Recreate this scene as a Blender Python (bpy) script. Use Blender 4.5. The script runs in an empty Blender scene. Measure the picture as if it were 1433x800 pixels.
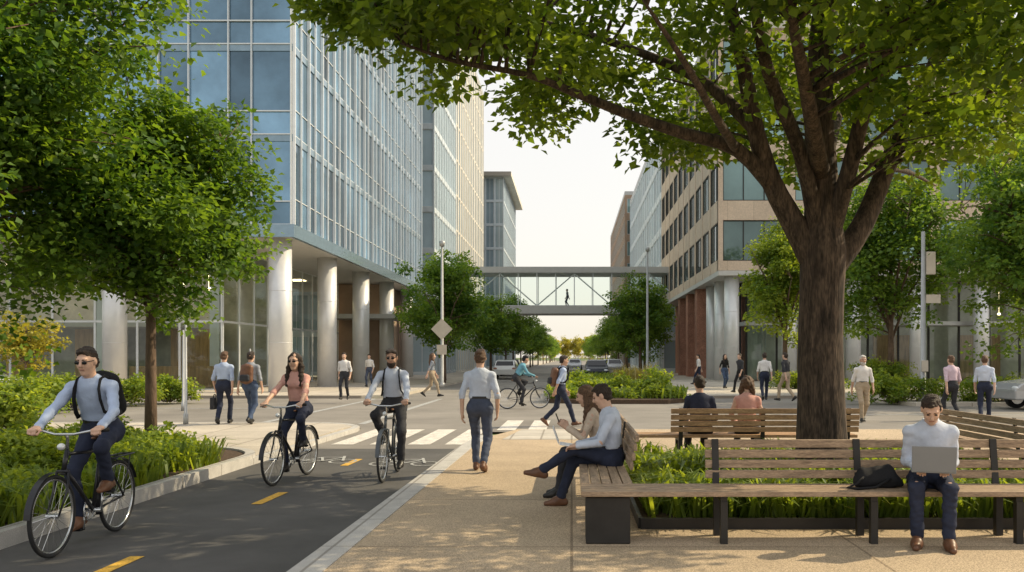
import bpy, math, random, numpy as np
from mathutils import Vector, Matrix, noise as mnoise
random.seed(7); rng=np.random.default_rng(7)
R=math.radians; S=bpy.context.scene; COL=S.collection
F=1200.; CX=800.; HY=500.; EH=1.65
def P(px,py,d): return Vector(((px-CX)/F*d,d,EH+(HY-py)/F*d))
def G(px,py,z=0):
    d=(EH-z)*F/(py-HY); return Vector(((px-CX)/F*d,d,z))
# ------------------------------------------------------------------ materials
def nodes(name):
    m=bpy.data.materials.new(name); m.use_nodes=True; nt=m.node_tree; nt.nodes.clear()
    o=nt.nodes.new('ShaderNodeOutputMaterial'); return m,nt,o
def N(nt,t,**k):
    n=nt.nodes.new(t)
    for a,b in k.items(): setattr(n,a,b)
    return n
def c4(c,f=1): return (min(c[0]*f,1),min(c[1]*f,1),min(c[2]*f,1),1)
def mat(name,col,rough=.7,metal=0,var=.15,scale=3,bump=0,bscale=60,col2=None,stretch=(1,1,1),fine=0,fscale=150,spec=.4,brick=None,rnd=0):
    m,nt,o=nodes(name); L=nt.links.new
    b=N(nt,'ShaderNodeBsdfPrincipled'); L(b.outputs[0],o.inputs[0])
    b.inputs['Roughness'].default_value=rough; b.inputs['Metallic'].default_value=metal; b.inputs['Specular IOR Level'].default_value=spec
    g=N(nt,'ShaderNodeNewGeometry'); mp=N(nt,'ShaderNodeMapping'); mp.inputs['Scale'].default_value=stretch
    L(g.outputs['Position'],mp.inputs[0])
    n=N(nt,'ShaderNodeTexNoise'); n.inputs['Scale'].default_value=scale; n.inputs['Detail'].default_value=6; n.inputs['Roughness'].default_value=.62; L(mp.outputs[0],n.inputs[0])
    r=N(nt,'ShaderNodeValToRGB'); r.color_ramp.elements[0].position=.32; r.color_ramp.elements[1].position=.68
    r.color_ramp.elements[0].color=c4(col,1-var); r.color_ramp.elements[1].color=c4(col2,1) if col2 else c4(col,1+var)
    L(n.outputs[0],r.inputs[0]); cur=r.outputs[0]
    if fine:
        n2=N(nt,'ShaderNodeTexNoise'); n2.inputs['Scale'].default_value=fscale; n2.inputs['Detail'].default_value=2; L(mp.outputs[0],n2.inputs[0])
        r2=N(nt,'ShaderNodeValToRGB'); r2.color_ramp.elements[0].position=.35; r2.color_ramp.elements[1].position=.65
        r2.color_ramp.elements[0].color=(1-fine,)*3+(1,); r2.color_ramp.elements[1].color=(1+fine,)*3+(1,)
        L(n2.outputs[0],r2.inputs[0])
        x=N(nt,'ShaderNodeMixRGB',blend_type='MULTIPLY'); x.inputs[0].default_value=1; L(cur,x.inputs[1]); L(r2.outputs[0],x.inputs[2]); cur=x.outputs[0]
    if brick:
        bt=N(nt,'ShaderNodeTexBrick'); bt.offset=brick[3] if len(brick)>3 else 0; bt.inputs['Scale'].default_value=1
        bt.inputs['Brick Width'].default_value=brick[0]; bt.inputs['Row Height'].default_value=brick[1]; bt.inputs['Mortar Size'].default_value=brick[2]
        bt.inputs['Color1'].default_value=(1,1,1,1); bt.inputs['Color2'].default_value=(.90,.90,.90,1); bt.inputs['Mortar'].default_value=(.55,.53,.51,1)
        L(g.outputs['Position'],bt.inputs[0])
        x=N(nt,'ShaderNodeMixRGB',blend_type='MULTIPLY'); x.inputs[0].default_value=1; L(cur,x.inputs[1]); L(bt.outputs[0],x.inputs[2]); cur=x.outputs[0]
    if rnd:
        oi=N(nt,'ShaderNodeObjectInfo'); mr=N(nt,'ShaderNodeMapRange'); mr.inputs[3].default_value=1-rnd; mr.inputs[4].default_value=1+rnd
        L(oi.outputs['Random'],mr.inputs[0]); x=N(nt,'ShaderNodeMixRGB',blend_type='MULTIPLY'); x.inputs[0].default_value=1; L(cur,x.inputs[1]); L(mr.outputs[0],x.inputs[2]); cur=x.outputs[0]
    L(cur,b.inputs['Base Color'])
    if bump:
        n3=N(nt,'ShaderNodeTexNoise'); n3.inputs['Scale'].default_value=bscale; n3.inputs['Detail'].default_value=4; L(mp.outputs[0],n3.inputs[0])
        bp=N(nt,'ShaderNodeBump'); bp.inputs['Strength'].default_value=bump; bp.inputs['Distance'].default_value=.02; L(n3.outputs[0],bp.inputs['Height']); L(bp.outputs[0],b.inputs['Normal'])
    return m
def leafmat(name,dark,light,tr=.4):
    m,nt,o=nodes(name); L=nt.links.new
    a=N(nt,'ShaderNodeAttribute',attribute_name='lv'); r=N(nt,'ShaderNodeValToRGB')
    r.color_ramp.elements[0].color=c4(dark); r.color_ramp.elements[1].color=c4(light); L(a.outputs['Fac'],r.inputs[0])
    b=N(nt,'ShaderNodeBsdfPrincipled'); b.inputs['Roughness'].default_value=.5; b.inputs['Specular IOR Level'].default_value=.3; L(r.outputs[0],b.inputs['Base Color'])
    t=N(nt,'ShaderNodeBsdfTranslucent'); x=N(nt,'ShaderNodeMixRGB',blend_type='MULTIPLY'); x.inputs[0].default_value=1; x.inputs[2].default_value=(2.6,2.2,.65,1); L(r.outputs[0],x.inputs[1]); L(x.outputs[0],t.inputs[0])
    mx=N(nt,'ShaderNodeMixShader'); mx.inputs[0].default_value=tr; L(b.outputs[0],mx.inputs[1]); L(t.outputs[0],mx.inputs[2]); L(mx.outputs[0],o.inputs[0])
    return m
def glass(name,tint=(.8,.9,.88),refl=.25):
    m,nt,o=nodes(name); L=nt.links.new
    t=N(nt,'ShaderNodeBsdfTransparent'); t.inputs[0].default_value=c4(tint)
    g=N(nt,'ShaderNodeBsdfGlossy'); g.inputs['Roughness'].default_value=.03; g.inputs[0].default_value=(.9,.95,1,1)
    lw=N(nt,'ShaderNodeLayerWeight'); lw.inputs[0].default_value=refl; mx=N(nt,'ShaderNodeMixShader')
    L(lw.outputs['Fresnel'],mx.inputs[0]); L(t.outputs[0],mx.inputs[1]); L(g.outputs[0],mx.inputs[2]); L(mx.outputs[0],o.inputs[0]); return m
def emit(name,col,st):
    m,nt,o=nodes(name); e=N(nt,'ShaderNodeEmission'); e.inputs[0].default_value=c4(col); e.inputs[1].default_value=st; nt.links.new(e.outputs[0],o.inputs[0]); return m
M={}
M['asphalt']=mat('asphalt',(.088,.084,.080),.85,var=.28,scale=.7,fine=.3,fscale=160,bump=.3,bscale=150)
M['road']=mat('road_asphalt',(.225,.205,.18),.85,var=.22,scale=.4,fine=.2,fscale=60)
M['aggregate']=mat('aggregate',(.46,.355,.24),.85,var=.10,scale=1.0,fine=.40,fscale=95,bump=.35,bscale=100,brick=(2.4,2.4,.012))
M['granite']=mat('granite',(.48,.46,.43),.7,var=.12,scale=5,fine=.22,fscale=120,brick=(1.0,1.2,.014))
M['concrete']=mat('concrete',(.50,.445,.37),.85,var=.14,scale=.8,fine=.12,fscale=50,brick=(1.5,1.5,.02))
M['tactile']=mat('tactile_paving',(.5,.46,.4),.85,var=.1,scale=3,brick=(.6,.6,.02))
M['grassy']=mat('grassy_ground',(.09,.12,.04),.95,var=.3,scale=.5)
M['soil']=mat('mulch',(.085,.055,.035),.95,var=.4,scale=20,bump=1,bscale=40)
M['white_paint']=mat('white_paint',(.62,.58,.52),.7,var=.25,scale=5,fine=.25,fscale=50)
M['worn_paint']=mat('worn_paint',(.36,.36,.35),.75,var=.35,scale=9,fine=.3,fscale=50)
M['yellow_paint']=mat('yellow_paint',(.62,.36,.05),.7,var=.22,scale=8,fine=.25,fscale=60)
M['bark']=mat('bark',(.062,.043,.031),.95,var=.7,scale=12,stretch=(1,1,.2),bump=1,bscale=18,fine=.4,fscale=50)
M['bark2']=mat('bark_thin',(.12,.08,.055),.9,var=.4,scale=14,stretch=(1,1,.3),bump=.6,bscale=40)
M['leaf_big']=leafmat('leaf_big',(.035,.085,.012),(.17,.25,.035),.5)
M['leaf_l']=leafmat('leaf_left',(.028,.085,.018),(.14,.235,.04),.45)
M['leaf_s']=leafmat('leaf_street',(.04,.11,.025),(.17,.26,.05),.47)
M['leaf_y']=leafmat('leaf_yellow',(.17,.19,.04),(.40,.38,.09),.45)
M['leaf_bed']=leafmat('leaf_bed',(.06,.13,.02),(.28,.35,.07),.48)
M['blade']=leafmat('blade',(.06,.125,.02),(.25,.32,.065),.48)
M['blade_tan']=leafmat('blade_tan',(.13,.15,.05),(.36,.30,.14),.4)
M['wood']=mat('weathered_wood',(.335,.24,.16),.7,var=.34,scale=5,stretch=(1,8,8),fine=.25,fscale=25,bump=.2,bscale=30)
M['wood_y']=mat('weathered_wood_side',(.335,.24,.16),.7,var=.34,scale=5,stretch=(8,1,8),fine=.25,fscale=25,bump=.2,bscale=30)
M['wood_lit']=mat('sunlit_wood',(.38,.23,.12),.65,var=.34,scale=5,stretch=(1,8,8),fine=.25,fscale=25,bump=.2,bscale=30)  # lit copy of the bench wood: sunlight on the back bench put into its colour
M['steel_dark']=mat('dark_steel',(.04,.038,.036),.5,.5,var=.2)
M['steel']=mat('grey_steel',(.42,.425,.42),.4,.35,var=.1)
M['alu']=mat('aluminium',(.70,.73,.75),.35,.2,var=.05)
M['fin']=mat('white_fin',(.80,.82,.84),.35,.1,var=.04)
M['panel']=mat('pale_blue_panel',(.58,.64,.68),.5,.1,var=.06)
M['column']=mat('column_panel',(.70,.70,.70),.32,.25,var=.06,scale=1.5)
M['span']=mat('spandrel',(.24,.33,.40),.15,.5,var=.1)
M['dark']=mat('dark_core',(.06,.065,.07),.8)
M['soffit']=mat('soffit',(.54,.53,.51),.6,var=.05)
M['tglass']=mat('tower_glass',(.17,.29,.40),.02,.60,var=.5,scale=.16,rnd=.55,bump=.02,bscale=.5,spec=.8)  # broad noise tones in the colour imitate a reflection pattern
M['pglass']=mat('pale_glass',(.44,.56,.63),.06,.12,var=.2,scale=.14,rnd=.3,bump=.01,bscale=.8)
M['dglass']=mat('window_glass',(.17,.26,.26),.04,.45,var=.35,scale=.2,rnd=.5,bump=.02,bscale=.6,spec=.8)
M['stone']=mat('beige_stone',(.64,.51,.395),.8,var=.08,scale=.8,fine=.08,fscale=12,brick=(1.6,.8,.012,.5))
M['stone_w']=mat('pale_stone',(.66,.62,.55),.8,var=.07,scale=.8,brick=(1.6,.8,.01,.5))
M['brick']=mat('red_brick',(.35,.17,.115),.85,var=.2,scale=2,fine=.2,fscale=14)
M['brown']=mat('brown_stone',(.36,.26,.19),.8,var=.12,scale=1)
M['interior']=mat('interior_wall',(.58,.56,.50),.8,var=.3,scale=.7)
M['wood_panel']=mat('interior_wood',(.50,.31,.16),.6,var=.3,scale=2,stretch=(4,4,.5))
M['clear']=glass('clear_glass',(.82,.92,.89),.40)
M['bridge_glass']=glass('bridge_glass',(.93,.97,.95),.10)
M['lamp']=emit('lamp_glow',(1,.74,.42),7)
SK=[mat('skin_a',(.58,.37,.27),.5,var=.1,scale=20),mat('skin_b',(.45,.27,.19),.5,var=.1,scale=20),mat('skin_c',(.16,.09,.06),.5,var=.1,scale=20)]
def cloth(n,c,var=.1): M[n]=mat(n,c,.85,var=var,scale=7,bump=.35,bscale=22,spec=.2)
cloth('lightblue',(.40,.48,.65)); cloth('whiteblue',(.53,.58,.69)); cloth('white',(.68,.66,.64)); cloth('pink',(.60,.33,.28)); cloth('lilac',(.59,.46,.53)); cloth('navy',(.028,.034,.060),.2)
cloth('charcoal',(.040,.041,.047),.2); cloth('jeans',(.055,.08,.14),.25); cloth('khaki',(.38,.30,.21)); cloth('black',(.017,.017,.019)); cloth('teal',(.14,.32,.40)); cloth('slate',(.07,.085,.13),.2); cloth('grey',(.26,.28,.32)); cloth('cream',(.58,.47,.37))
M['leather']=mat('brown_leather',(.14,.065,.035),.45,var=.25,scale=10); M['black_leather']=mat('black_leather',(.022,.02,.018),.4,var=.2,scale=10)
M['hair_dk']=mat('dark_hair',(.034,.021,.014),.6,var=.5,scale=60,bump=.8,bscale=120); M['hair_br']=mat('brown_hair',(.11,.06,.033),.6,var=.5,scale=60,bump=.8,bscale=120); M['hair_w']=mat('grey_hair',(.5,.48,.45),.7,var=.2,scale=40,bump=.5)
M['lens']=mat('dark_lens',(.01,.01,.012),.1,var=0); M['eye']=mat('eye_dark',(.03,.02,.015),.3,var=0); M['lip']=mat('lip',(.36,.17,.13),.5,var=.05)
M['tyre']=mat('tyre_rubber',(.022,.022,.023),.8); M['chrome']=mat('chrome',(.55,.56,.57),.25,.9,var=.05); M['bike_black']=mat('bike_black',(.02,.02,.024),.3,.1,var=.05); M['bike_grey']=mat('bike_grey',(.09,.10,.11),.3,.3,var=.05)
M['laptop']=mat('laptop_shell',(.215,.235,.265),.45,.1,var=.03); M['sign']=mat('sign_back',(.48,.43,.36),.5,.3,var=.08)
# ------------------------------------------------------------------ mesh helpers
def link(o,parent=None):
    COL.objects.link(o)
    if parent: o.parent=parent
    return o
class MB:
    def __init__(s): s.v=[]; s.f=[]; s.m=[]; s.mi=0
    def add(s,vs,fs):
        b=len(s.v); s.v+=[tuple(v) for v in vs]; s.f+=[tuple(i+b for i in f) for f in fs]; s.m+=[s.mi]*len(fs); return s
    def para(s,p,a,b,c):
        p,a,b,c=Vector(p),Vector(a),Vector(b),Vector(c)
        if a.cross(b).dot(c)<0: a,b=b,a
        return s.add([p,p+a,p+a+b,p+b,p+c,p+a+c,p+a+b+c,p+b+c],[(3,2,1,0),(4,5,6,7),(0,1,5,4),(1,2,6,5),(2,3,7,6),(3,0,4,7)])
    def box(s,x0,x1,y0,y1,z0,z1): return s.para((x0,y0,z0),(x1-x0,0,0),(0,y1-y0,0),(0,0,z1-z0))
    def tube(s,pts,r,n=8,flat=None):
        pts=[Vector(p) for p in pts]
        if not isinstance(r,(list,tuple)): r=[r]*len(pts)
        vs=[];fs=[];nv=None
        for i,p in enumerate(pts):
            t=(pts[min(i+1,len(pts)-1)]-pts[max(i-1,0)]).normalized()
            if nv is None: nv=Vector((0,0,1)) if abs(t.z)<.9 else Vector((1,0,0))
            nv=(nv-t*nv.dot(t)).normalized(); bv=t.cross(nv)
            for k in range(n):
                a=2*math.pi*k/n; vs.append(p+(nv*math.cos(a)+bv*math.sin(a)*(flat or 1))*r[i])
        for i in range(len(pts)-1):
            for k in range(n):
                k2=(k+1)%n; fs.append((i*n+k,i*n+k2,(i+1)*n+k2,(i+1)*n+k))
        fs.append(tuple(range(n))[::-1]); fs.append(tuple(range((len(pts)-1)*n,len(pts)*n)))
        return s.add(vs,fs)
    def ring(s,c,ax,Rr,r,n=32,m=6,a0=0,a1=360):
        c=Vector(c);ax=Vector(ax).normalized(); e=Vector((0,0,1)) if abs(ax.z)<.9 else Vector((1,0,0)); e=(e-ax*e.dot(ax)).normalized(); g=ax.cross(e)
        full=(a1-a0)>=360; vs=[];fs=[]; k=n if full else n+1
        for i in range(k):
            a=R(a0+(a1-a0)*i/n); d=e*math.cos(a)+g*math.sin(a)
            for j in range(m):
                b=2*math.pi*j/m; vs.append(c+d*(Rr+r*math.cos(b))+ax*r*math.sin(b))
        for i in range(n):
            i2=(i+1)%k
            for j in range(m):
                j2=(j+1)%m; fs.append((i*m+j,i2*m+j,i2*m+j2,i*m+j2))
        return s.add(vs,fs)
    def ell(s,c,r,n=12,m=8):
        vs=[];fs=[]
        for j in range(m+1):
            b=math.pi*(j/m-.5)
            for i in range(n):
                a=2*math.pi*i/n; vs.append((c[0]+r[0]*math.cos(b)*math.cos(a),c[1]+r[1]*math.cos(b)*math.sin(a),c[2]+r[2]*math.sin(b)))
        for j in range(m):
            for i in range(n):
                i2=(i+1)%n; fs.append((j*n+i,j*n+i2,(j+1)*n+i2,(j+1)*n+i))
        return s.add(vs,fs)
    def prism(s,pts,z0,z1):
        n=len(pts); vs=[(x,y,z0) for x,y in pts]+[(x,y,z1) for x,y in pts]
        fs=[tuple(range(n))[::-1],tuple(range(n,2*n))]+[(i,(i+1)%n,n+(i+1)%n,n+i) for i in range(n)]
        return s.add(vs,fs)
    def build(s,name,m,parent=None,smooth=False,bevel=0):
        me=bpy.data.meshes.new(name); me.from_pydata(s.v,[],s.f)
        for x in (m if isinstance(m,(list,tuple)) else [m]): me.materials.append(x)
        if max(s.m,default=0)>0: me.polygons.foreach_set('material_index',s.m)
        if smooth: me.shade_smooth()
        me.update(); o=link(bpy.data.objects.new(name,me),parent)
        if bevel:
            b=o.modifiers.new('bevel','BEVEL'); b.width=bevel; b.segments=2; b.limit_method='ANGLE'
        return o
def mesh_np(name,v,f,m,parent=None,smooth=True,lv=None):
    me=bpy.data.meshes.new(name); v=np.asarray(v,np.float32); f=np.asarray(f,np.int32); k=f.shape[1]
    me.vertices.add(len(v)); me.vertices.foreach_set('co',v.ravel()); me.loops.add(f.size); me.loops.foreach_set('vertex_index',f.ravel())
    me.polygons.add(len(f)); me.polygons.foreach_set('loop_start',np.arange(0,f.size,k,dtype=np.int32)); me.update(calc_edges=True); me.validate()
    if smooth: me.shade_smooth()
    me.materials.append(m)
    if lv is not None: me.attributes.new('lv','FLOAT','POINT').data.foreach_set('value',np.asarray(lv,np.float32))
    return link(bpy.data.objects.new(name,me),parent)
def tag(o,label,cat,group=None,kind=None):
    o['label']=label; o['category']=cat
    if group: o['group']=group
    if kind: o['kind']=kind
    return o
def thing(name,label,cat,loc=(0,0,0),rz=0,group=None):
    o=bpy.data.objects.new(name,None); o.empty_display_size=.1; COL.objects.link(o); o.location=loc; o.rotation_euler=(0,0,rz); return tag(o,label,cat,group)
def struct(name,mb,m,label,cat,**k):
    return tag(mb.build(name,m,None,**k),label,cat,None,'structure')
def copy_tree(o,parent=None):
    c=o.copy(); COL.objects.link(c); c.parent=parent
    for ch in list(o.children): copy_tree(ch,c)
    return c
# ------------------------------------------------------------------ implicit surfaces (people, bags)
def V(*a): return np.array(a,float)
def nrm(v): return v/(np.linalg.norm(v)+1e-9)
def cone(a,b,ra,rb,k=.025,n=None,s=1): return ('c',V(*a),V(*b),ra,rb,k,n,s)
def ellp(c,r,ax=None,k=.02): return ('e',V(*c),r,ax if ax is not None else (V(1,0,0),V(0,1,0),V(0,0,1)),k)
def ev(p,x,y,z):
    if p[0]=='c':
        _,a,b,ra,rb,k,n,s=p; ab=b-a; L=ab@ab+1e-9; qx,qy,qz=x-a[0],y-a[1],z-a[2]
        t=np.clip((qx*ab[0]+qy*ab[1]+qz*ab[2])/L,0,1); dx,dy,dz=qx-t*ab[0],qy-t*ab[1],qz-t*ab[2]; d2=dx*dx+dy*dy+dz*dz
        if s!=1: c=dx*n[0]+dy*n[1]+dz*n[2]; d2=d2+(s*s-1)*c*c
        return np.sqrt(d2)-(ra+(rb-ra)*t)
    if p[0]=='e':
        _,c,r,ax,k=p; qx,qy,qz=x-c[0],y-c[1],z-c[2]; q=0
        for i in range(3): q=q+((qx*ax[i][0]+qy*ax[i][1]+qz*ax[i][2])/r[i])**2
        return (np.sqrt(q)-1)*min(r)
    _,c,n=p; return (x-c[0])*n[0]+(y-c[1])*n[1]+(z-c[2])*n[2]
def bnd(p):
    if p[0]=='c': return np.minimum(p[1]-p[3],p[2]-p[4]),np.maximum(p[1]+p[3],p[2]+p[4])
    r=max(p[2]); return p[1]-r,p[1]+r
def sdf(prims,h,subs=(),noise=0,seed=0,nf=1.,ridge=2):
    B=[bnd(p) for p in prims]; lo=np.min([b[0] for b in B],0)-4*h-.01; hi=np.max([b[1] for b in B],0)+4*h+.01
    n=np.ceil((hi-lo)/h).astype(int)+1; A=[(lo[i]+h*np.arange(n[i])).astype(np.float32) for i in range(3)]
    Fd=np.full(n,.3,np.float32)
    for p,(l,u) in zip(prims,B):
        k=p[5] if p[0]=='c' else p[4]; mg=k+3*h
        i0=np.clip(np.floor((l-mg-lo)/h).astype(int),0,n-1); i1=np.clip(np.ceil((u+mg-lo)/h).astype(int)+1,1,n)
        x=A[0][i0[0]:i1[0],None,None]; y=A[1][None,i0[1]:i1[1],None]; z=A[2][None,None,i0[2]:i1[2]]
        sl=tuple(slice(i0[i],i1[i]) for i in range(3)); d=ev(p,x,y,z); c=Fd[sl]
        q=np.maximum(k-np.abs(c-d),0)/k; Fd[sl]=np.minimum(c,d)-q*q*k*.25
    x=A[0][:,None,None];y=A[1][None,:,None];z=A[2][None,None,:]
    if noise:
        rg=np.random.default_rng(seed); acc=0
        for i in range(7):
            w=rg.normal(size=3)*V(20,20,24)*nf; ph=rg.uniform(0,6,2); q=np.sin(x*w[0]+y*w[1]+z*w[2]+ph[0]+1.8*np.sin(z*11+x*9-y*7+ph[1])); acc=acc+(1-2*np.abs(q) if i<ridge else q*.8)
        Fd=Fd+noise*acc/2.0
    for s in subs: Fd=np.maximum(Fd,ev(s,x,y,z) if s[0]=='p' else -ev(s,x,y,z))
    Fd=np.asarray(Fd,np.float32); Sg=Fd<0; cs=0
    for a in (0,1):
        for b in (0,1):
            for c in (0,1): cs=cs+Sg[a:n[0]-1+a,b:n[1]-1+b,c:n[2]-1+c].astype(np.int8)
    act=(cs>0)&(cs<8); cells=np.argwhere(act); idx=np.full(act.shape,-1,np.int32); idx[act]=np.arange(len(cells))
    pos=np.zeros((len(cells),3)); cnt=np.zeros(len(cells))
    for ax in range(3):
        e=np.zeros(3,int); e[ax]=1; o=[i for i in range(3) if i!=ax]
        for a in (0,1):
            for b in (0,1):
                o0=np.zeros(3,int); o0[o[0]]=a; o0[o[1]]=b
                f0=Fd[tuple((cells+o0).T)]; f1=Fd[tuple((cells+o0+e).T)]; m=(f0<0)!=(f1<0); t=f0[m]/(f0[m]-f1[m])
                pos[m]+=o0+t[:,None]*e; cnt[m]+=1
    vs=lo+(cells+pos/np.maximum(cnt,1)[:,None])*h; Q=[]
    for ax in range(3):
        a=[slice(None)]*3; b=[slice(None)]*3; a[ax]=slice(0,-1); b[ax]=slice(1,None); S0=Sg[tuple(a)]; ch=S0!=Sg[tuple(b)]; e=np.argwhere(ch)
        u=(ax+1)%3; v=(ax+2)%3; e=e[(e[:,u]>0)&(e[:,v]>0)&(e[:,u]<n[u]-1)&(e[:,v]<n[v]-1)]
        U=np.zeros(3,int);U[u]=1; W=np.zeros(3,int);W[v]=1
        q=np.stack([idx[tuple((e-U-W).T)],idx[tuple((e-W).T)],idx[tuple(e.T)],idx[tuple((e-U).T)]],1)
        ins=S0[tuple(e.T)]; q[~ins]=q[~ins][:,::-1]; Q.append(q)
    return vs,np.concatenate(Q)
def joinm(parts):
    vs=[];fs=[];b=0
    for v,f in parts: vs.append(v); fs.append(f+b); b+=len(v)
    return np.concatenate(vs),np.concatenate(fs)
# ------------------------------------------------------------------ people
def ik(a,b,l1,l2,hint):
    d=b-a; L=min(np.linalg.norm(d),l1+l2-.003); n=nrm(d); x=(l1*l1-l2*l2+L*L)/(2*L); hh=math.sqrt(max(l1*l1-x*x,0)); hv=nrm(hint-n*(hint@n)); return a+n*x+hv*hh,a+n*L
def hand(w,d,n,s,curl):
    t=np.cross(d,n)*s; t=nrm(t); pr=[]
    for off,L,kk in ((.030,.070,0),(.010,.079,1),(-.010,.073,1),(-.028,.057,0)):
        kn=w+d*.085+t*off; pr.append(cone(w+t*off*.5-d*.01,kn,.016,.0125,.014)); p=kn; a=0
        for fr,da in ((.45,.8),(.3,1.1),(.25,.8)):
            a+=da*curl; q=p+(d*math.cos(a)+n*math.sin(a))*L*fr; pr.append(cone(p,q,.0098,.0085,.003)); p=q
    b=w+d*.025+t*.024; c=b+t*.026+d*.028+n*.01; e=c+d*.03+t*(.012-.018*curl)+n*.022*curl
    pr+=[cone(b,c,.014,.0115,.01),cone(c,e,.0112,.009,.004)]
    return pr
def torso(pose):
    le=R(pose.get('lean',0)); return V(*pose['pel']),V(0,math.sin(le),math.cos(le)),V(0,math.cos(le),-math.sin(le)),le
def person(label,loc,rot,pose,shirt,trous,shoes='black_leather',skin=0,hair='hair_dk',style='short',fem=0,beard=None,shades=0,rolled=0,untuck=0,h=.014,face=0,sc=1,group=None,fat=1.0,tie=0):
    r=thing('person',label,'person',loc,rot,group); r.scale=(sc,)*3; sd=sum(map(ord,label))%997
    pel,u,f,le=torso(pose); rt=V(1,0,0); sw=.148 if fem else .168; cr=(.138 if fem else .158)*fat; wr=(.116 if fem else .138)*fat
    waist=pel+u*.12; chest=pel+u*.34; nb=pel+u*.50
    hy,hp=pose.get('head',(0,0)); a=le*.4+R(hp); h0=V(math.sin(R(hy)),math.cos(R(hy)),0); Z=V(0,0,1)
    hu=Z*math.cos(a)+h0*math.sin(a); hf=h0*math.cos(a)-Z*math.sin(a); hr=np.cross(hf,hu); c=nb+u*.035+hu*.135+hf*.02; A=(hr,hf,hu)
    B=[cone(waist,chest,wr-.012,cr-.014,.05,f,1.42),cone(pel-rt*.06,pel+rt*.06,.10,.10,.05),cone(chest+u*.1,nb,.08,.055,.05)]
    SH=[cone(pel+u*(-.06 if untuck else .06),chest,(wr+.02 if untuck else wr),cr,.06,f,1.40),cone(chest+u*.08,nb+u*.0,.09,.06,.07)]
    if not untuck: SH.append(cone(pel+u*.135-rt*.05,pel+u*.135+rt*.05,wr-.035,wr-.035,.03,f,1.25))
    TR=[cone(pel+u*.02,pel+u*.12,.148 if not fem else .154,wr+.004,.05,f,1.32)]
    HD=[cone(nb-u*.04,c-hu*.05-hf*.012,.054 if not fem else .046,.05 if not fem else .043,.03)]; hands=[]; shoe=[]
    if fem: SH+=[ellp(chest+u*.02+f*.075+rt*s*.065,(.06,.055,.06),None,.04) for s in (1,-1)]
    for s,k in ((1,'R'),(-1,'L')):
        sj=pel+u*.425+rt*s*sw; el,w=ik(sj,V(*pose[k+'H']),.285,.25,V(*pose.get(k+'E',(s*.45,-.6,-.4))))
        SH+=[cone(chest+u*.10,sj,.074,.052,.06),cone(sj,el,.052 if not fem else .045,.042 if not fem else .037,.03)]
        B+=[cone(chest+u*.09,sj,.062,.045,.04),cone(sj,el,.044,.037,.03),cone(el,w,.036,.026,.02)]
        if rolled: SH.append(cone(el,el+(w-el)*.14,.044,.045,.015))
        else: SH+=[cone(el,el+(w-el)*.9,.042 if not fem else .038,.034,.02),cone(el+(w-el)*.88,el+(w-el)*.96,.035,.035,.01)]
        hd=pose.get(k+'h',(None,None,.35)); d=nrm(w-el) if hd[0] is None else nrm(V(*hd[0])); n=V(-s,0,0) if hd[1] is None else V(*hd[1]); n=nrm(n-d*(n@d)); hands.append(hand(w,d,n,s,hd[2])+[cone(w-d*.04,w+d*.01,.027,.022,.015)])
        hj=pel-u*.03+rt*s*.088; ft,fy,fp=pose[k+'F']; kn,an=ik(hj,V(*ft),.43,.42,V(*pose.get(k+'K',(s*.1,1,.2))))
        tq=.004 if fem else 0
        TR+=[cone(pel+rt*s*.05,hj,.110,.100,.05),cone(hj,kn,.087*fat,.060,.04),cone(kn,an+(kn-an)*.07,.059-tq,.052-tq*2,.03)]
        B+=[cone(hj,kn,.074,.048,.03),cone(kn,an,.048,.034,.03)]
        fy,fp=R(fy),R(fp); td=V(math.sin(fy)*math.cos(fp),math.cos(fy)*math.cos(fp),math.sin(fp)); side=V(math.cos(fy),-math.sin(fy),0); fu=np.cross(side,td)
        sp=[cone(an-fu*.045-td*.045,an-fu*.05+td*.06,.040,.043,.02),cone(an-fu*.05+td*.06,an-fu*.062+td*.155,.043,.028,.03),cone(an+fu*.01-td*.01,an-fu*.03+td*.05,.042,.04,.03)]
        shoe.append(sdf(sp,max(h*.7,.008),[('p',an-fu*.085,-fu)]))
        B.append(cone(an-fu*.03,an-fu*.055+td*.1,.03,.025,.02))
    hh=min(h*.55,.0075) if face else max(h*.6,.008)
    HD+=[ellp(c+hu*.022-hf*.014,(.074,.094,.092),A,.03),ellp(c-hu*.042+hf*.024,(.056,.066,.082),A,.03),ellp(c-hu*.104+hf*.058,(.024,.022,.02),A,.025),
         cone(c+hu*.018+hf*.086,c-hu*.022+hf*.106,.009,.0145,.012),cone(c+hu*.03+hf*.074-hr*.033,c+hu*.03+hf*.074+hr*.033,.013,.013,.012),
         cone(c-hu*.03+hf*.066-hr*.03,c-hu*.03+hf*.066+hr*.03,.02,.02,.02),cone(c-hu*.058+hf*.082-hr*.016,c-hu*.058+hf*.082+hr*.016,.009,.009,.008)]
    HD+=[ellp(c+hr*s*.075-hu*.005-hf*.005,(.012,.022,.032),A,.008) for s in (1,-1)]
    skm=SK[skin]
    body=joinm([sdf(B,max(h,.014)),sdf(HD,hh)]+[sdf(x,.006 if h<.016 else .008) for x in hands])
    mesh_np('body',*body,skm,r)
    # clothes
    mesh_np('shirt' if not tie else 'jacket',*sdf(SH+[cone(nb-u*.03,nb+u*.012,.07 if not fem else .06,.062 if not fem else .052,.02)],h*.9,[('p',pel+u*(-.04 if untuck else .095),-u),('p',nb+u*.03,u)],.0036,sd,.9),M[shirt],r)
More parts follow.
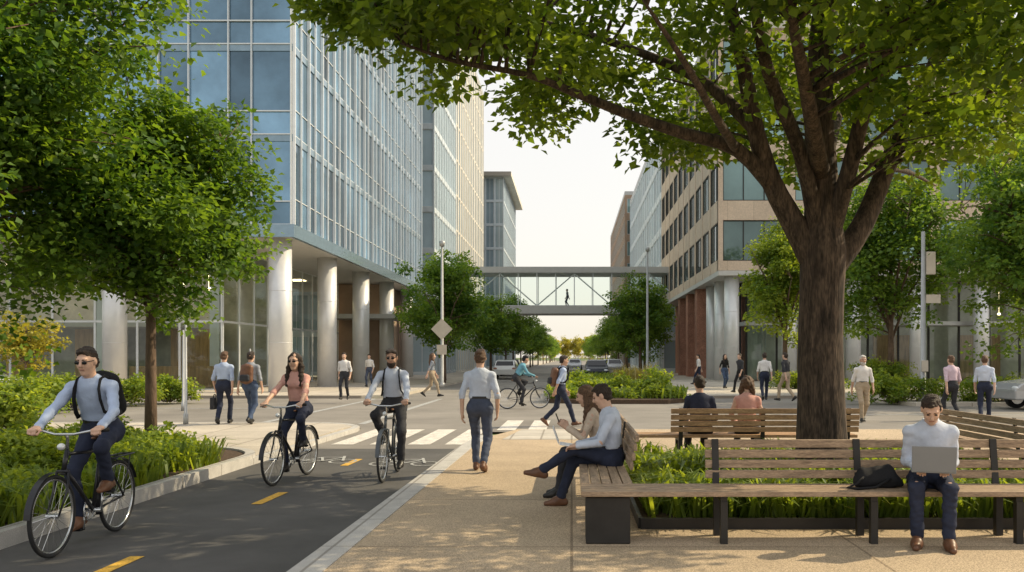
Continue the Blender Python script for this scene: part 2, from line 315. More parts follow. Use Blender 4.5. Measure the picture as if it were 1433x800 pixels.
    if not tie and not fem:
        for s in (1,-1):
            b=MB(); b.tube([nb+u*.032+rt*s*.058-f*.02,nb+u*.026+rt*s*.054+f*.03,nb+u*.002+rt*s*.03+f*.068,nb-u*.045+rt*s*.045+f*.085],[.012,.013,.014,.004],6); b.build('collar',M[shirt],r,True)
    mesh_np('trousers',*sdf(TR,h*.9,[('p',pel+u*.125,u)],.0042,sd+5,1.0),M[trous],r)
    if not untuck:
        b=MB(); q=[]
        for i in range(20):
            an_=2*math.pi*i/20; q.append(pel+u*.115+rt*math.cos(an_)*(wr+.012)+f*math.sin(an_)*(wr+.012)/1.36)
        for i in range(20):
            p0,p1=q[i],q[(i+1)%20]; b.add([p0-u*.016,p1-u*.016,p1+u*.016,p0+u*.016],[(0,1,2,3)])
        b.build('belt',M['black_leather'],r)
    for s_ in shoe: mesh_np('shoe',*s_,M[shoes],r)
    HR=[ellp(c+hu*.032-hf*.022,(.078,.094,.088),A,.02),ellp(c-hu*.02-hf*.05,(.070,.057,.075),A,.03)]; sb=[ellp(c-hu*.022+hf*.098,(.086,.094,.104),A)]
    if style=='short': HR+=[ellp(c+hu*.088+hf*.022+hr*.014,(.052,.055,.030),A,.03)]; sb+=[('p',c-hu*.075,-hu)]+[ellp(c+hr*s*.085-hu*.075+hf*.01,(.03,.10,.055),A) for s in (1,-1)]
    else:
        for s in (1,-1): HR+=[cone(c+hr*s*.06+hu*.03-hf*.02,c+hr*s*.085-hu*.1-hf*.02,.037,.036,.03),cone(c+hr*s*.085-hu*.1-hf*.02,c+hr*s*.095-hu*.22-hf*.0,.037,.022,.03)]
        if style=='long':
            HR+=[cone(c-hf*.06,nb-f*.07-u*.10,.078,.065,.03),cone(nb-f*.06-u*.05+rt*.05,nb-f*.09-u*.20+rt*.05,.05,.03,.03),cone(nb-f*.06-u*.05-rt*.05,nb-f*.09-u*.2-rt*.05,.05,.03,.03)]
            for s in (1,-1): HR+=[cone(c+hr*s*.088-hu*.10-hf*.01,nb+rt*s*.10-u*.03+f*.06,.036,.03,.02),cone(nb+rt*s*.10-u*.03+f*.06,nb+rt*s*.095-u*.15+f*.115,.032,.016,.02)]
    mesh_np('hair',*sdf(HR,max(hh,.006),sb,.0048,sd+9,2.2),M[hair],r)
    if beard: mesh_np('beard',*sdf([ellp(c-hu*.078+hf*.034,(.060,.066,.062),A,.02)],max(hh,.007),[ellp(c-hu*.005+hf*.06,(.085,.09,.058),A),ellp(c-hu*.06+hf*.10,(.024,.03,.008),A)],.002,sd+2),M[beard],r)
    if face:
        if not shades:
            for s in (1,-1):
                e=c+hr*s*.031+hu*.008+hf*.083; mesh_np('eye',*sdf([ellp(e,(.014,.009,.0075),A)],.004),M['eye'],r)
        for s in (1,-1): mesh_np('eyebrow',*sdf([cone(c+hr*s*.016+hu*.027+hf*.088,c+hr*s*.046+hu*.028+hf*.076,.0055,.004,.004)],.004),M[hair],r)
        mesh_np('mouth',*sdf([cone(c-hu*.059+hf*.089-hr*.018,c-hu*.059+hf*.089+hr*.018,.0065,.0065,.005)],.004),M['lip'],r)
    if shades:
        g=[cone(c+hr*-.055+hu*.012+hf*.082,c+hr*.055+hu*.012+hf*.082,.004,.004,.003)]
        for s in (1,-1): g+=[ellp(c+hr*s*.033+hu*.004+hf*.094,(.024,.008,.017),A,.003),cone(c+hr*s*.058+hu*.012+hf*.08,c+hr*s*.081+hu*.010-hf*.01,.004,.004,.003)]
        mesh_np('sunglasses',*sdf(g,.004),M['lens'],r)
    return r
def walk(st=1.,sw=1.,ph=1,head=(0,0),lean=3,RH=None,LH=None):
    p=dict(pel=(0,0,.915),lean=lean,head=head); a,b=('R','L') if ph>0 else ('L','R'); s=1 if ph>0 else -1
    p[a+'F']=((s*.075,.26*st,.095),s*4,8); p[b+'F']=((-s*.075,-.30*st,.085+.07*st),-s*4,-32*st)
    p[a+'H']=(s*.235,-.17*sw,.83); p[b+'H']=(-s*.235,.17*sw,.84)
    if RH: p['RH']=RH
    if LH: p['LH']=LH
    return p
def cyc(head=(0,0),ph=1,lean=20):
    p=dict(pel=(0,-.25,1.0),lean=lean,head=head); g=((0,1,-.25),(0,-.35,-1),1.35)
    for s,k in ((1,'R'),(-1,'L')): p[k+'H']=(s*.265,.30,1.055); p[k+'E']=(s*.7,-.4,-.6); p[k+'h']=g
    a,b=('R','L') if ph>0 else ('L','R'); s=ph
    p[a+'F']=((s*.12,-.10,.215),0,-8); p[b+'F']=((-s*.12,-.12,.545),0,-4); p['RK']=(.25,1,.3); p['LK']=(-.25,1,.3)
    return p
def sit(z=.45,y=.46,hz=None,lean=4,head=(0,0),**k):
    p=dict(pel=(0,0,z+.085),lean=lean,head=head,RF=((.12,y,.085),6,0),LF=((-.12,y+.03,.085),-6,0),RH=(.16,.30,z+.17),LH=(-.16,.30,z+.17)); p.update(k); return p
def backpack(label,loc,rot,pose,m='black',sc=1,straps=True):
    r=thing('backpack',label,'backpack',loc,rot); r.scale=(sc,)*3; pel,u,f,le=torso(pose); rt=V(1,0,0)
    def q(x,y,z): return pel+rt*x+f*y+u*z
    pr=[cone(q(-.08,-.19,.12),q(-.08,-.18,.40),.075,.07,.06),cone(q(.08,-.19,.12),q(.08,-.18,.40),.075,.07,.06),cone(q(0,-.19,.1),q(0,-.18,.42),.09,.075,.05)]
    mesh_np('pack',*sdf(pr,.014,(),.002,3),M[m],r); mesh_np('pocket',*sdf([cone(q(-.07,-.275,.12),q(.07,-.275,.12),.05,.05,.03),cone(q(-.07,-.275,.19),q(.07,-.275,.19),.045,.045,.03)],.014),M['charcoal'],r)
    if straps:
        for s in (1,-1):
            b=MB(); b.tube([q(s*.085,-.15,.42),q(s*.095,-.06,.495),q(s*.10,.03,.503),q(s*.105,.095,.45),q(s*.115,.128,.36),q(s*.125,.126,.24),q(s*.155,.06,.15),q(s*.14,-.12,.12)],[.024]*8,8,.4); b.build('strap',M['black'],r,True)
    return r
# ------------------------------------------------------------------ bicycle
def bicycle(label,loc,rot,fm='bike_black',rack=0,group=None):
    r=thing('bicycle',label,'bicycle',loc,rot,group)
    RA,FA,BB=(0,-.53,.34),(0,.55,.34),(0,-.09,.28); ST=(0,-.22,.80); HT,HB=(0,.33,.86),(0,.385,.70)
    b=MB()
    for p,q,w in ((BB,ST,.017),(ST,(0,.335,.83),.015),(BB,(0,.38,.72),.018),(HT,HB,.02),((0,-.22,.80),(0,-.25,.90),.013)): b.tube([p,q],w,8)
    for s in (1,-1): b.tube([(s*.02,BB[1],BB[2]),(s*.06,RA[1],RA[2])],.010,6); b.tube([(s*.015,ST[1],.78),(s*.06,RA[1],RA[2])],.009,6)
    b.build('frame',M[fm],r,True)
    b=MB(); b.tube([(0,.325,.88),(0,.39,.68)],.014)
    for s in (1,-1): b.tube([(s*.05,.395,.69),(s*.055,.44,.52),(s*.05,.55,.34)],[.013,.012,.009],6)
    b.tube([(-.05,.395,.69),(.05,.395,.69)],.014); b.build('fork',M[fm],r,True)
    for A_ in (RA,FA):
        w=bpy.data.objects.new('wheel',None); link(w,r); w.location=A_
        b=MB(); b.ring((0,0,0),(1,0,0),.322,.017,40,8); b.build('tyre',M['tyre'],w,True)
        b=MB(); b.ring((0,0,0),(1,0,0),.300,.010,40,6); b.build('rim',M['chrome'],w,True)
        b=MB(); b.tube([(-.05,0,0),(.05,0,0)],.018)
        for i in range(24):
            a=2*math.pi*i/24; s=.03 if i%2 else -.03; b.tube([(s,.015*math.cos(a+1),.015*math.sin(a+1)),(0,.295*math.cos(a),.295*math.sin(a))],.0018,3)
        b.build('spokes',M['chrome'],w)
        b=MB(); n=16; a0,a1=(20,200) if A_ is RA else (60,175)
        for i in range(n):
            t0,t1=R(a0+(a1-a0)*i/n),R(a0+(a1-a0)*(i+1)/n)
            p=[(x,-math.cos(t)*.36,math.sin(t)*.36) for t in (t0,t1) for x in (-.026,.026)]; b.add(p,[(0,1,3,2)])
        m_=b.build('mudguard',M[fm],r,True); m_.location=A_
    b=MB(); b.tube([(0,.33,.86),(0,.325,.97),(0,.36,1.0)],.013); b.tube([(-.30,.26,1.03),(-.22,.33,1.03),(-.08,.37,1.0),(.08,.37,1.0),(.22,.33,1.03),(.30,.26,1.03)],.0115)
    hb=b.build('handlebar',M['chrome'],r,True)
    for s in (1,-1):
        b=MB(); b.tube([(s*.225,.325,1.03),(s*.31,.25,1.03)],.018); b.build('grip',M['black'],hb,True)
        b=MB(); b.tube([(s*.2,.35,1.025),(s*.27,.36,1.0)],.006,5); b.build('brake_lever',M['chrome'],hb)
    mesh_np('saddle',*sdf([cone((0,-.34,.925),(0,-.25,.925),.075,.06,.03,V(0,0,1),2.6),cone((0,-.25,.925),(0,-.10,.925),.04,.022,.03,V(0,0,1),1.6)],.008),M['leather'],r)
    b=MB(); b.ring(( .035,BB[1],BB[2]),(1,0,0),.09,.006,24,5); b.tube([(-.07,BB[1],BB[2]),(.07,BB[1],BB[2])],.02); b.tube([(.07,BB[1],BB[2]),(.075,BB[1]+.02,BB[2]-.17)],.011,6); b.tube([(-.07,BB[1],BB[2]),(-.075,BB[1]-.02,BB[2]+.17)],.011,6)
    for a in range(5): b.tube([(.035,BB[1],BB[2]),(.035,BB[1]+.09*math.cos(a*1.257),BB[2]+.09*math.sin(a*1.257))],.006,4)
    b.build('crank',M['chrome'],r,True)
    for s,dy,dz in ((1,.02,-.17),(-1,-.02,.17)):
        b=MB(); b.box(*sorted((s*.08,s*.17)),BB[1]+dy-.04,BB[1]+dy+.04,BB[2]+dz-.012,BB[2]+dz+.012); b.build('pedal',M['black'],r)
    b=MB(); b.tube([(.035,BB[1],BB[2]+.09),(.04,RA[1],RA[2]+.035)],.005,4); b.tube([(.035,BB[1],BB[2]-.09),(.04,RA[1],RA[2]-.035)],.005,4); b.build('chain',M['steel_dark'],r)
    b=MB(); b.ell((0,.42,.90),(.03,.04,.03)); b.build('headlight',M['alu'],r,True)
    if rack:
        b=MB()
        for s in (1,-1): b.tube([(s*.06,-.24,.72),(s*.06,-.75,.72)],.007,5); b.tube([(s*.06,-.66,.72),(s*.06,-.53,.36)],.006,5)
        for y in (-.35,-.5,-.65,-.75): b.tube([(-.06,y,.72),(.06,y,.72)],.006,5)
        b.build('rear_rack',M[fm],r,True)
    return r
# ------------------------------------------------------------------ foliage
def leaves(cent,rad,per,size,colv,droop=.25,flat=.75):
    n=len(cent)*per; c=np.repeat(np.asarray(cent),per,0); rr=np.repeat(np.asarray(rad),per)
    g=rng.normal(size=(n,3)); g/=np.linalg.norm(g,axis=1)[:,None]; g*=(rng.random(n)**.45*rr)[:,None]; g[:,2]*=flat; p=c+g
    d=rng.normal(size=(n,3)); d[:,2]=d[:,2]*.5-droop; d+=g/np.maximum(rr,.01)[:,None]*.9; d/=np.linalg.norm(d,axis=1)[:,None]
    w=np.cross(d,rng.normal(size=(n,3))*.55+np.array([0,0,1])); w/=np.linalg.norm(w,axis=1)[:,None]+1e-6; nn=np.cross(w,d)
    L=(size*rng.uniform(.65,1.3,n))[:,None]
    v=np.stack([p,p+d*L*.40+w*L*.40+nn*L*.10,p+d*L-nn*L*.14,p+d*L*.40-w*L*.40+nn*L*.10],1).reshape(-1,3)
    b=np.arange(n)[:,None]*4; f=np.concatenate([b+[0,1,2],b+[0,2,3]])
    lv=np.clip(np.repeat(np.repeat(colv,per)*.55+rng.random(n)*.45,4),0,1)
    return v,f,lv
def sample(c,r,n,thr=-.12,fs=.7,seed=0,pw=.5):
    out=[]; k=0
    while len(out)<n and k<n*60:
        k+=1; g=rng.normal(size=3); g/=np.linalg.norm(g); q=g*(rng.random()**pw); lump=.80+.5*mnoise.noise(Vector(g*1.9)+Vector((seed,seed*2,0)))
        p=np.array(c)+q*np.array(r)*lump
        if mnoise.noise(Vector(p*fs)+Vector((seed*3.1,0,seed)))>thr: out.append(p)
    return np.array(out)
def limbs_to(b,cl,samp,every=1,r0=.02):
    sp=np.array([s[0] for s in samp]); sr=[s[1] for s in samp]
    for i in range(0,len(cl),every):
        c=cl[i]; d=np.linalg.norm(sp-c,axis=1)+np.maximum(sp[:,2]-c[2]+.3,0)*1.5; j=int(np.argmin(d)); a=sp[j]; m=(a+c)/2+np.array([rng.normal()*.08,rng.normal()*.08,.10*np.linalg.norm(c-a)])
        b.tube([a,m,c],[min(max(r0,.012+.012*np.linalg.norm(c-a)),sr[j]*.8),r0*.7,r0*.3],5)
def resamp(pts,rad,n=7):
    o=[]
    for i in range(len(pts)-1):
        for k in range(n): t=k/n; o.append((np.array(pts[i])*(1-t)+np.array(pts[i+1])*t,rad[i]*(1-t)+rad[i+1]*t))
    return o
def tree(label,loc,th,tr,cc,cr,ncl,per,ls,lm='leaf_s',rad=.5,bark='bark2',group=None,seed=1,thr=-.12,name='street_tree',nl=6,lean=(0,0)):
    r=thing(name,label,'tree',loc,0,group); b=MB(); cz=np.array(cc); top=cz+np.array([0,0,cr[2]*.55])
    tp=[(0,0,-.05),(lean[0]*.3,lean[1]*.3,th*.5),(lean[0],lean[1],th),tuple(np.array([lean[0],lean[1],th])*.4+top*.6),tuple(top)]; rd=[tr*1.25,tr,tr*.85,tr*.5,tr*.12]
    b.tube(tp,rd,10); samp=resamp(tp[2:],rd[2:])
    for i in range(nl):
        a=2*math.pi*i/nl+rng.random()*.6; k=rng.uniform(.55,.8); s=np.array([lean[0],lean[1],th+.12*i*cr[2]*.35]); e=cz+np.array([math.cos(a)*cr[0]*k,math.sin(a)*cr[1]*k,rng.uniform(-.2,.5)*cr[2]]); m=(s*.5+e*.5)+np.array([0,0,.12*cr[2]])
        b.tube([s,m,e],[tr*.45,tr*.28,tr*.08],7); samp+=resamp([s,m,e],[tr*.45,tr*.28,tr*.08])
    cl=sample(cc,cr,ncl,thr,1.1/max(cr[0],1)*1.6,seed); limbs_to(b,cl,samp,2,.5*tr*.15+.008)
    b.build('trunk',M[bark],r,True)
    v,f,lv=leaves(cl,rad*rng.uniform(.6,1.35,len(cl)),per,ls,rng.random(len(cl)),flat=.6); mesh_np('crown',v,f,M[lm],r,False,lv)
    return r
def shrub(label,loc,rr,ncl=40,per=45,ls=.08,lm='leaf_bed',group=None,name='shrub'):
    r=thing(name,label,'shrub',loc,0,group); cl=sample((0,0,rr[2]*.95),rr,ncl,-.5,1,3,.4); cl[:,2]=np.maximum(cl[:,2],.12)
    b=MB()
    for c in cl[::3]: b.tube([(c[0]*.2,c[1]*.2,-.03),(c[0]*.6,c[1]*.6,c[2]*.5),tuple(c)],[.014,.01,.005],4)
    b.build('stem',M['bark2'],r); v,f,lv=leaves(cl,np.full(len(cl),min(.3,rr[2]*.5)),per,ls,rng.random(len(cl))); mesh_np('leaves',v,f,M[lm],r,False,lv); return r
def blades(name,label,pts,hgt,wid,m,cat='ground cover',spread=.55):
    p=np.asarray(pts); n=len(p); a=rng.uniform(0,2*np.pi,n); d=np.stack([np.cos(a),np.sin(a),0*a],1); w=np.stack([-np.sin(a),np.cos(a),0*a],1); H=(hgt*rng.uniform(.5,1.2,n))[:,None]; W=(wid*rng.uniform(.7,1.3,n))[:,None]; sp=rng.uniform(.2,1.,n)[:,None]*spread
    cv=np.array([mnoise.noise(Vector(q*1.7)) for q in p])*.5+.5; H=H*(.6+.8*np.clip(np.array([mnoise.noise(Vector(q*1.1+np.array([9,3,0]))) for q in p])*.8+.5,0,1))[:,None]
    up=np.array([0,0,1.]); mid=p+up*H*.72+d*H*sp*.45; tip=p+up*H*(1-.45*sp)+d*H*sp*1.15
    v=np.stack([p-w*W*.5,p+w*W*.5,mid-w*W*.5,mid+w*W*.5,tip-w*W*.08,tip+w*W*.08],1).reshape(-1,3); b=np.arange(n)[:,None]*6; f=np.concatenate([b+[0,1,3,2],b+[2,3,5,4]])
    lv=np.clip(np.repeat(cv*.6+rng.random(n)*.4,6),0,1)
    return tag(mesh_np(name,v,f,m,None,False,lv),label,cat,None,'stuff')
def leafy(name,label,pts,rad,per,size,m,hump=0):
    p=np.asarray(pts).copy(); cv=np.array([mnoise.noise(Vector(q*1.3+np.array([5,1,0]))) for q in p])*.5+.5
    if hump: p[:,2]+=hump*np.clip(np.array([mnoise.noise(Vector((q[0]*1.4+2,q[1]*1.4,7))) for q in p])*1.6+.35,0,1)*rng.random(len(p))
    v,f,lv=leaves(p,rad*rng.uniform(.6,1.2,len(p)),per,size,cv,droop=-.1,flat=.7); return tag(mesh_np(name,v,f,m,None,False,lv),label,'ground cover',None,'stuff')
def scatter(x0,x1,y0,y1,z,n,clump=0,cs=.15,excl=None):
    if clump:
        c=np.stack([rng.uniform(x0,x1,clump),rng.uniform(y0,y1,clump)],1); q=c[rng.integers(0,clump,n)]+rng.normal(size=(n,2))*cs
        q[:,0]=np.clip(q[:,0],x0,x1); q[:,1]=np.clip(q[:,1],y0,y1)
    else: q=np.stack([rng.uniform(x0,x1,n),rng.uniform(y0,y1,n)],1)
    if excl: q=q[np.hypot(q[:,0]-excl[0],q[:,1]-excl[1])>excl[2]]
    return np.concatenate([q,np.full((len(q),1),z)],1)
# ------------------------------------------------------------------ ground, roads
b=MB(); b.add([(-2500,-500,-.05),(2500,-500,-.05),(2500,4000,-.05),(-2500,4000,-.05)],[(0,1,2,3)]); struct('ground',b,M['grassy'],'wide flat ground reaching the horizon','ground')
b=MB(); b.add([(-90,20,0),(90,20,0),(90,34.5,0),(-90,34.5,0)],[(0,1,2,3)]); b.add([(-7.2,34.5,0),(8,34.5,0),(8,420,0),(-7.2,420,0)],[(0,1,2,3)]); b.add([(-4.9,15.5,0),(-1.9,15.5,0),(-1.9,20,0),(-4.9,20,0)],[(0,1,2,3)]); b.add([(-1.9,19,0),(30,19,0),(30,20,0),(-1.9,20,0)],[(0,1,2,3)])
struct('road',b,M['road'],'grey asphalt cross street and avenue running away under the skybridge','road')
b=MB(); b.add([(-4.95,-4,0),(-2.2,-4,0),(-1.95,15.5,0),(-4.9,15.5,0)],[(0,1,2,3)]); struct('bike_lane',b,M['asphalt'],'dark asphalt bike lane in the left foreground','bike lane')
b=MB(); b.prism([(-1.95,-4),(30,-4),(30,19),(-1.2,19),(-1.6,17.5),(-1.75,15.5)],-.04,.06); struct('plaza',b,M['aggregate'],'tan exposed aggregate pavement under the benches','pavement')
b=MB(); b.add([(-1.35,16.6,.064),(.1,16.6,.064),(.1,18.9,.064),(-1.1,18.9,.064)],[(0,1,2,3)]); struct('ramp_paving',b,M['tactile'],'pale paved ramp where the tan pavement meets the crossing','pavement')
b=MB(); b.prism([(-2.22,-4),(-1.953,-4),(-1.753,15.5),(-1.603,17.5),(-1.87,17.5),(-2.01,15.5)],-.04,.066); struct('granite_band',b,M['granite'],'pale granite edging band between bike lane and tan pavement','kerb')
arc=[(-6.4+1.5*math.cos(R(a)),19+1.5*math.sin(R(a))) for a in range(0,91,15)]
b=MB(); b.prism([(-90,8),(-9.1,8),(-9.1,13.0),(-5.05,13.0),(-5.05,19)]+arc[1:]+[(-90,20.5)],-.04,.09); struct('corner_pavement',b,M['concrete'],'pale concrete corner pavement left of the bike lane','pavement')
b=MB(); arc2=[(-6.4+1.65*math.cos(R(a)),19+1.65*math.sin(R(a))) for a in range(0,91,15)]; b.prism([(-5.046,13),(-4.90,13),(-4.75,19)]+arc2[1:]+[(-90,20.65),(-90,20.503)]+[(x,y+.003) for x,y in arc[::-1]]+[(-4.9,19)],-.045,.094); struct('kerb',b,M['granite'],'granite kerb round the left corner pavement','kerb')
ci=[(-6.55+1.5*math.cos(R(a)),13.0+1.5*math.sin(R(a))) for a in range(0,91,10)]; co_=[(-6.55+1.65*math.cos(R(a)),13.0+1.65*math.sin(R(a))) for a in range(0,91,10)]
b=MB(); b.prism([(-5.05,-4),(-4.90,-4)]+co_+[(-9.2,14.65),(-9.2,14.5)]+ci[::-1],-.045,.15); struct('bed_kerb',b,M['granite'],'granite kerb curving round the planting bed left of the bike lane','kerb')
b=MB(); b.prism([(-9.1,-4),(-5.053,-4)]+[(x-.003,y-.003) for x,y in ci]+[(-9.1,14.497)],-.04,.12); struct('planting_bed',b,M['soil'],'mulched planting bed left of the bike lane','planting bed')
b=MB(); b.prism([(-90,34.5),(-8.5,34.5),(-7.5,35),(-7.2,36),(-7.2,420),(-90,420)],-.04,.12); struct('left_pavement',b,M['concrete'],'pale pavement in front of the glass tower','pavement')
b=MB(); b.prism([(4.4,34.5),(10.6,34.5),(11.6,28.9),(90,28.9),(90,420),(6.2,420),(6.2,62),(4.4,61)],-.04,.12); struct('right_pavement',b,M['concrete'],'pale pavement in front of the stone building','pavement')
b=MB(); b.prism([(-.9,31.2),(.3,30.4),(3.4,30.4),(4.35,31.6),(4.35,60),(-1.0,60)],-.04,.15); struct('median_bed',b,M['soil'],'raised planting island of grasses at the street mouth','planting bed')
b=MB()
for i,x in enumerate((-4.35,-3.62,-2.9,-2.2,-1.5,-.8)): b.add([(x-.2,16.2,.006),(x+.22,16.2,.006),(x+.27,19.6,.006),(x-.15,19.6,.006)],[(0,1,2,3)]) if x<-2 else b.add([(x-.2,19.4,.006),(x+.22,19.4,.006),(x+.25,22.4,.006),(x-.17,22.4,.006)],[(0,1,2,3)])
struct('crosswalk',b,M['white_paint'],'white zebra stripes across the end of the bike lane','road marking')
b=MB(); b.add([(-40,27.6,.006),(-8.5,27.6,.006),(-8.5,27.75,.006),(-40,27.75,.006)],[(0,1,2,3)]); b.add([(6,24.6,.006),(60,24.6,.006),(60,24.75,.006),(6,24.75,.006)],[(0,1,2,3)])
for x in (-7.9,-5.3): b.add([(x,21.2,.006),(x+.2,21.2,.006),(x+.2,34,.006),(x,34,.006)],[(0,1,2,3)])
struct('street_marking',b,M['worn_paint'],'worn white lane line and crossing edge lines on the cross street','road marking')
for y in (6.25,9.62,13.05):
    b=MB(); x=-3.62+(y-6)*.022; b.add([(x-.06,y,.005),(x+.06,y,.005),(x+.08,y+.85,.005),(x-.04,y+.85,.005)],[(0,1,2,3)])
    struct('lane_dash',b,M['yellow_paint'],'yellow centre dash on the bike lane, '+{6.25:'nearest the bottom edge of the photo',9.62:'in the middle of the three',13.05:'farthest, near the crossing'}[y],'road marking')
for x0,y0,w in ((-3.95,13.6,'left'),(-2.6,13.3,'right')):
    b=MB(); z=.006
    def seg(p,q,t=.045):
        p,q=Vector(p),Vector(q); n=Vector((-(q-p).y,(q-p).x)).normalized()*t/2; b.add([(x0+a.x,y0+a.y,z) for a in (p-n,p+n,q+n,q-n)],[(0,1,2,3)])
    for cx in (-.32,.32):
        for i in range(16): a,c=2*math.pi*i/16,2*math.pi*(i+1)/16; seg((cx+.2*math.cos(a),.26*math.sin(a)),(cx+.2*math.cos(c),.26*math.sin(c)))
    z=.0105
    for p,q in (((-.32,0),(-.15,.5)),((-.15,.5),(.22,.5)),((.22,.5),(0,0)),((0,0),(-.15,.5)),((-.32,0),(0,0)),((.32,0),(.18,.65))): z+=.0006; seg(p,q)
    struct('bike_symbol',b,M['worn_paint'],'worn white painted bicycle symbol on the %s half of the bike lane'%w,'road marking')
# ------------------------------------------------------------------ buildings
def score(p):
    d=p.y
    if d<.1: return 0
    px=CX+p.x/d*F; py=HY-(p.z-EH)/d*F
    return 1/d**2 if -20<px<1450 and -20<py<820 else 1e-9/d**2
def windows(root,rects,ms,name='window',frame=.06,bar=1,maxn=100):
    rects=sorted(rects,key=lambda q:-score(q[0]+q[1]/2+q[2]/2)*q[1].length*q[2].length)
    rest=MB()
    for i,(p,u,v,n) in enumerate(rects):
        b=MB() if i<maxn else rest; b.mi=0; c=p+u/2+v/2 if i<maxn else Vector((0,0,0)); rp=root.location
        q=p-rp-(c-rp if i<maxn else Vector((0,0,0))); b.add([q,q+u,q+u+v,q+v],[(0,1,2,3)])
        if frame:
            b.mi=1; un,vn=u.normalized(),v.normalized(); fr=frame; dn=n*.05; e=n*.004
            b.para(q+e,u,vn*fr,dn); b.para(q+v-vn*fr+e,u,vn*fr,dn); b.para(q+vn*fr+e,un*fr,v-vn*2*fr,dn); b.para(q+u-un*fr+vn*fr+e,un*fr,v-vn*2*fr,dn)
            for k in range(bar): b.para(q+u*(k+1)/(bar+1)-un*fr/2+vn*fr+e*2,un*fr,v-vn*2*fr,dn*.9)
        if i<maxn:
            o=b.build(name,ms,root); o.location=c-rp
    if rest.v: o=rest.build(name,ms,root); o['kind']='stuff'
Zv=Vector((0,0,1))
def punched(root,o,u,n,W,z0,z1,nb,nf,pw,sh,dep,wm,gm):
    o=Vector(o); u=Vector(u); n=Vector(n); bw=W/nb; fh=(z1-z0)/nf; wl=MB(); rp=root.location; rects=[]
    for i in range(nb+1):
        a=max(0,i*bw-pw/2); c=min(W,i*bw+pw/2); wl.para(o-rp+u*a+Zv*z0,u*(c-a),-n*dep,Zv*(z1-z0))
    for j in range(nf+1):
        a=max(z0,z0+j*fh-sh/2); c=min(z1,z0+j*fh+sh/2); wl.para(o-rp-n*.03+u*.01+Zv*(a+.004),u*(W-.02),-n*(dep-.06),Zv*(c-a-.008))
    for i in range(nb):
        for j in range(nf): rects.append((o+u*(i*bw+pw/2)+Zv*(z0+j*fh+sh/2)-n*dep*.7,u*(bw-pw),Zv*(fh-sh),n))
    wl.build('wall',M[wm],root); return rects
def core(root,x0,x1,y0,y1,z0,z1,m='dark',name='core_wall'):
    rp=root.location; b=MB(); b.box(x0-rp.x,x1-rp.x,y0-rp.y,y1-rp.y,z0,z1); return b.build(name,M[m],root)
def rbox(root,name,m,*boxes,bevel=0):
    rp=root.location; b=MB()
    for x0,x1,y0,y1,z0,z1 in boxes: b.box(x0-rp.x,x1-rp.x,y0-rp.y,y1-rp.y,z0,z1)
    return b.build(name,M[m] if isinstance(m,str) else m,root,bevel=bevel)
# glass tower on the left
T=thing('glass_office_tower','tall glass office tower with white vertical fins raised on round columns at left','building',(-22,53,0))
XF,YF,Y1,Z0,Z1=-12.,37.,68.6,6.9,34.2; fh=3.9
core(T,-36,XF-.2,YF+.2,Y1-.1,Z0+.35,Z1); rbox(T,'soffit','soffit',(-36,XF-.02,YF+.02,Y1-.02,Z0,Z0+.3)); rbox(T,'fascia','span',(-36.1,XF+.03,YF-.03,YF+.15,Z0-.05,Z0+.5),(XF-.15,XF+.031,YF+.16,Y1+.03,Z0-.05,Z0+.5))
rect=[]; nfl=7
for i in range(30):
    for j in range(nfl): rect.append((Vector((XF-.1,YF+.1+i*1.05,Z0+.5+j*fh)),Vector((0,1.05,0)),Zv*(fh-.3),Vector((1,0,0))))
fx=[];x=XF-.1
for i in range(18): wdt=(1.72,1.0,1.72,1.3)[i%4]; fx.append((x,wdt)); x-=wdt
for x,wdt in fx:
    for j in range(nfl): rect+= [(Vector((x-wdt,YF+.1,Z0+.5+j*fh)),Vector((wdt,0,0)),Zv*1.0,Vector((0,-1,0))),(Vector((x-wdt,YF+.1,Z0+1.5+j*fh)),Vector((wdt,0,0)),Zv*(fh-1.3),Vector((0,-1,0)))]
windows(T,rect,[M['tglass']],frame=0,maxn=100)
bx=[(XF-.11,XF-.05,YF+.12,Y1,Z0+.5+j*fh-.3,Z0+.5+j*fh) for j in range(1,nfl+1)]+[(-36,XF-.06,YF+.05,YF+.11,Z0+.5+j*fh-.3,Z0+.5+j*fh) for j in range(1,nfl+1)]
rbox(T,'spandrel','span',*bx)
rbox(T,'fin','fin',*[(XF-.09,XF+(.0 if i%2 else .05),YF+.1+1.05*i-.028,YF+.1+1.05*i+.028,Z0+.5,Z1) for i in range(31)])
rbox(T,'transom_line','alu',*[(XF-.09,XF-.06,YF+.14,Y1-.1,Z0+.5+j*fh+k-.02,Z0+.5+j*fh+k+.02) for j in range(nfl) for k in (.02,1.15)])
mm=[(x-w_-.025,x-w_+.025,YF-.04,YF+.09,Z0+.5,Z1) for x,w_ in fx]+[(XF-.14,XF-.10,YF-.04,YF+.06,Z0+.5,Z1)]+[(-36,XF-.12,YF+.0,YF+.08,Z0+.5+j*fh+k-.025,Z0+.5+j*fh+k+.025) for j in range(nfl) for k in (.0,1.0)]
rbox(T,'mullion','alu',*mm)
for k in range(5):
    for x,y in (((-12.95,38.1+k*7.3),) if k else ((-12.95,38.1),(-20.3,38.1),(-27.5,38.1))):
        b=MB(); b.tube([(0,0,.1),(0,0,Z0)],.5,28)
        for z in (2.3,4.6): b.ring((0,0,z),(0,0,1),.5,.012,28,4)
        o=b.build('column',M['column'],T,True); o.location=(x+22,y-53,0)
lob=[(Vector((-16.5,40.5+i*2,.12)),Vector((0,2,0)),Zv*6.78,Vector((1,0,0))) for i in range(10)]+[(Vector((-18.5-i*2,40.5,.12)),Vector((2,0,0)),Zv*6.78,Vector((0,-1,0))) for i in range(9)]
windows(T,lob,[M['clear'],M['alu']],name='lobby_window',frame=.05,bar=0)
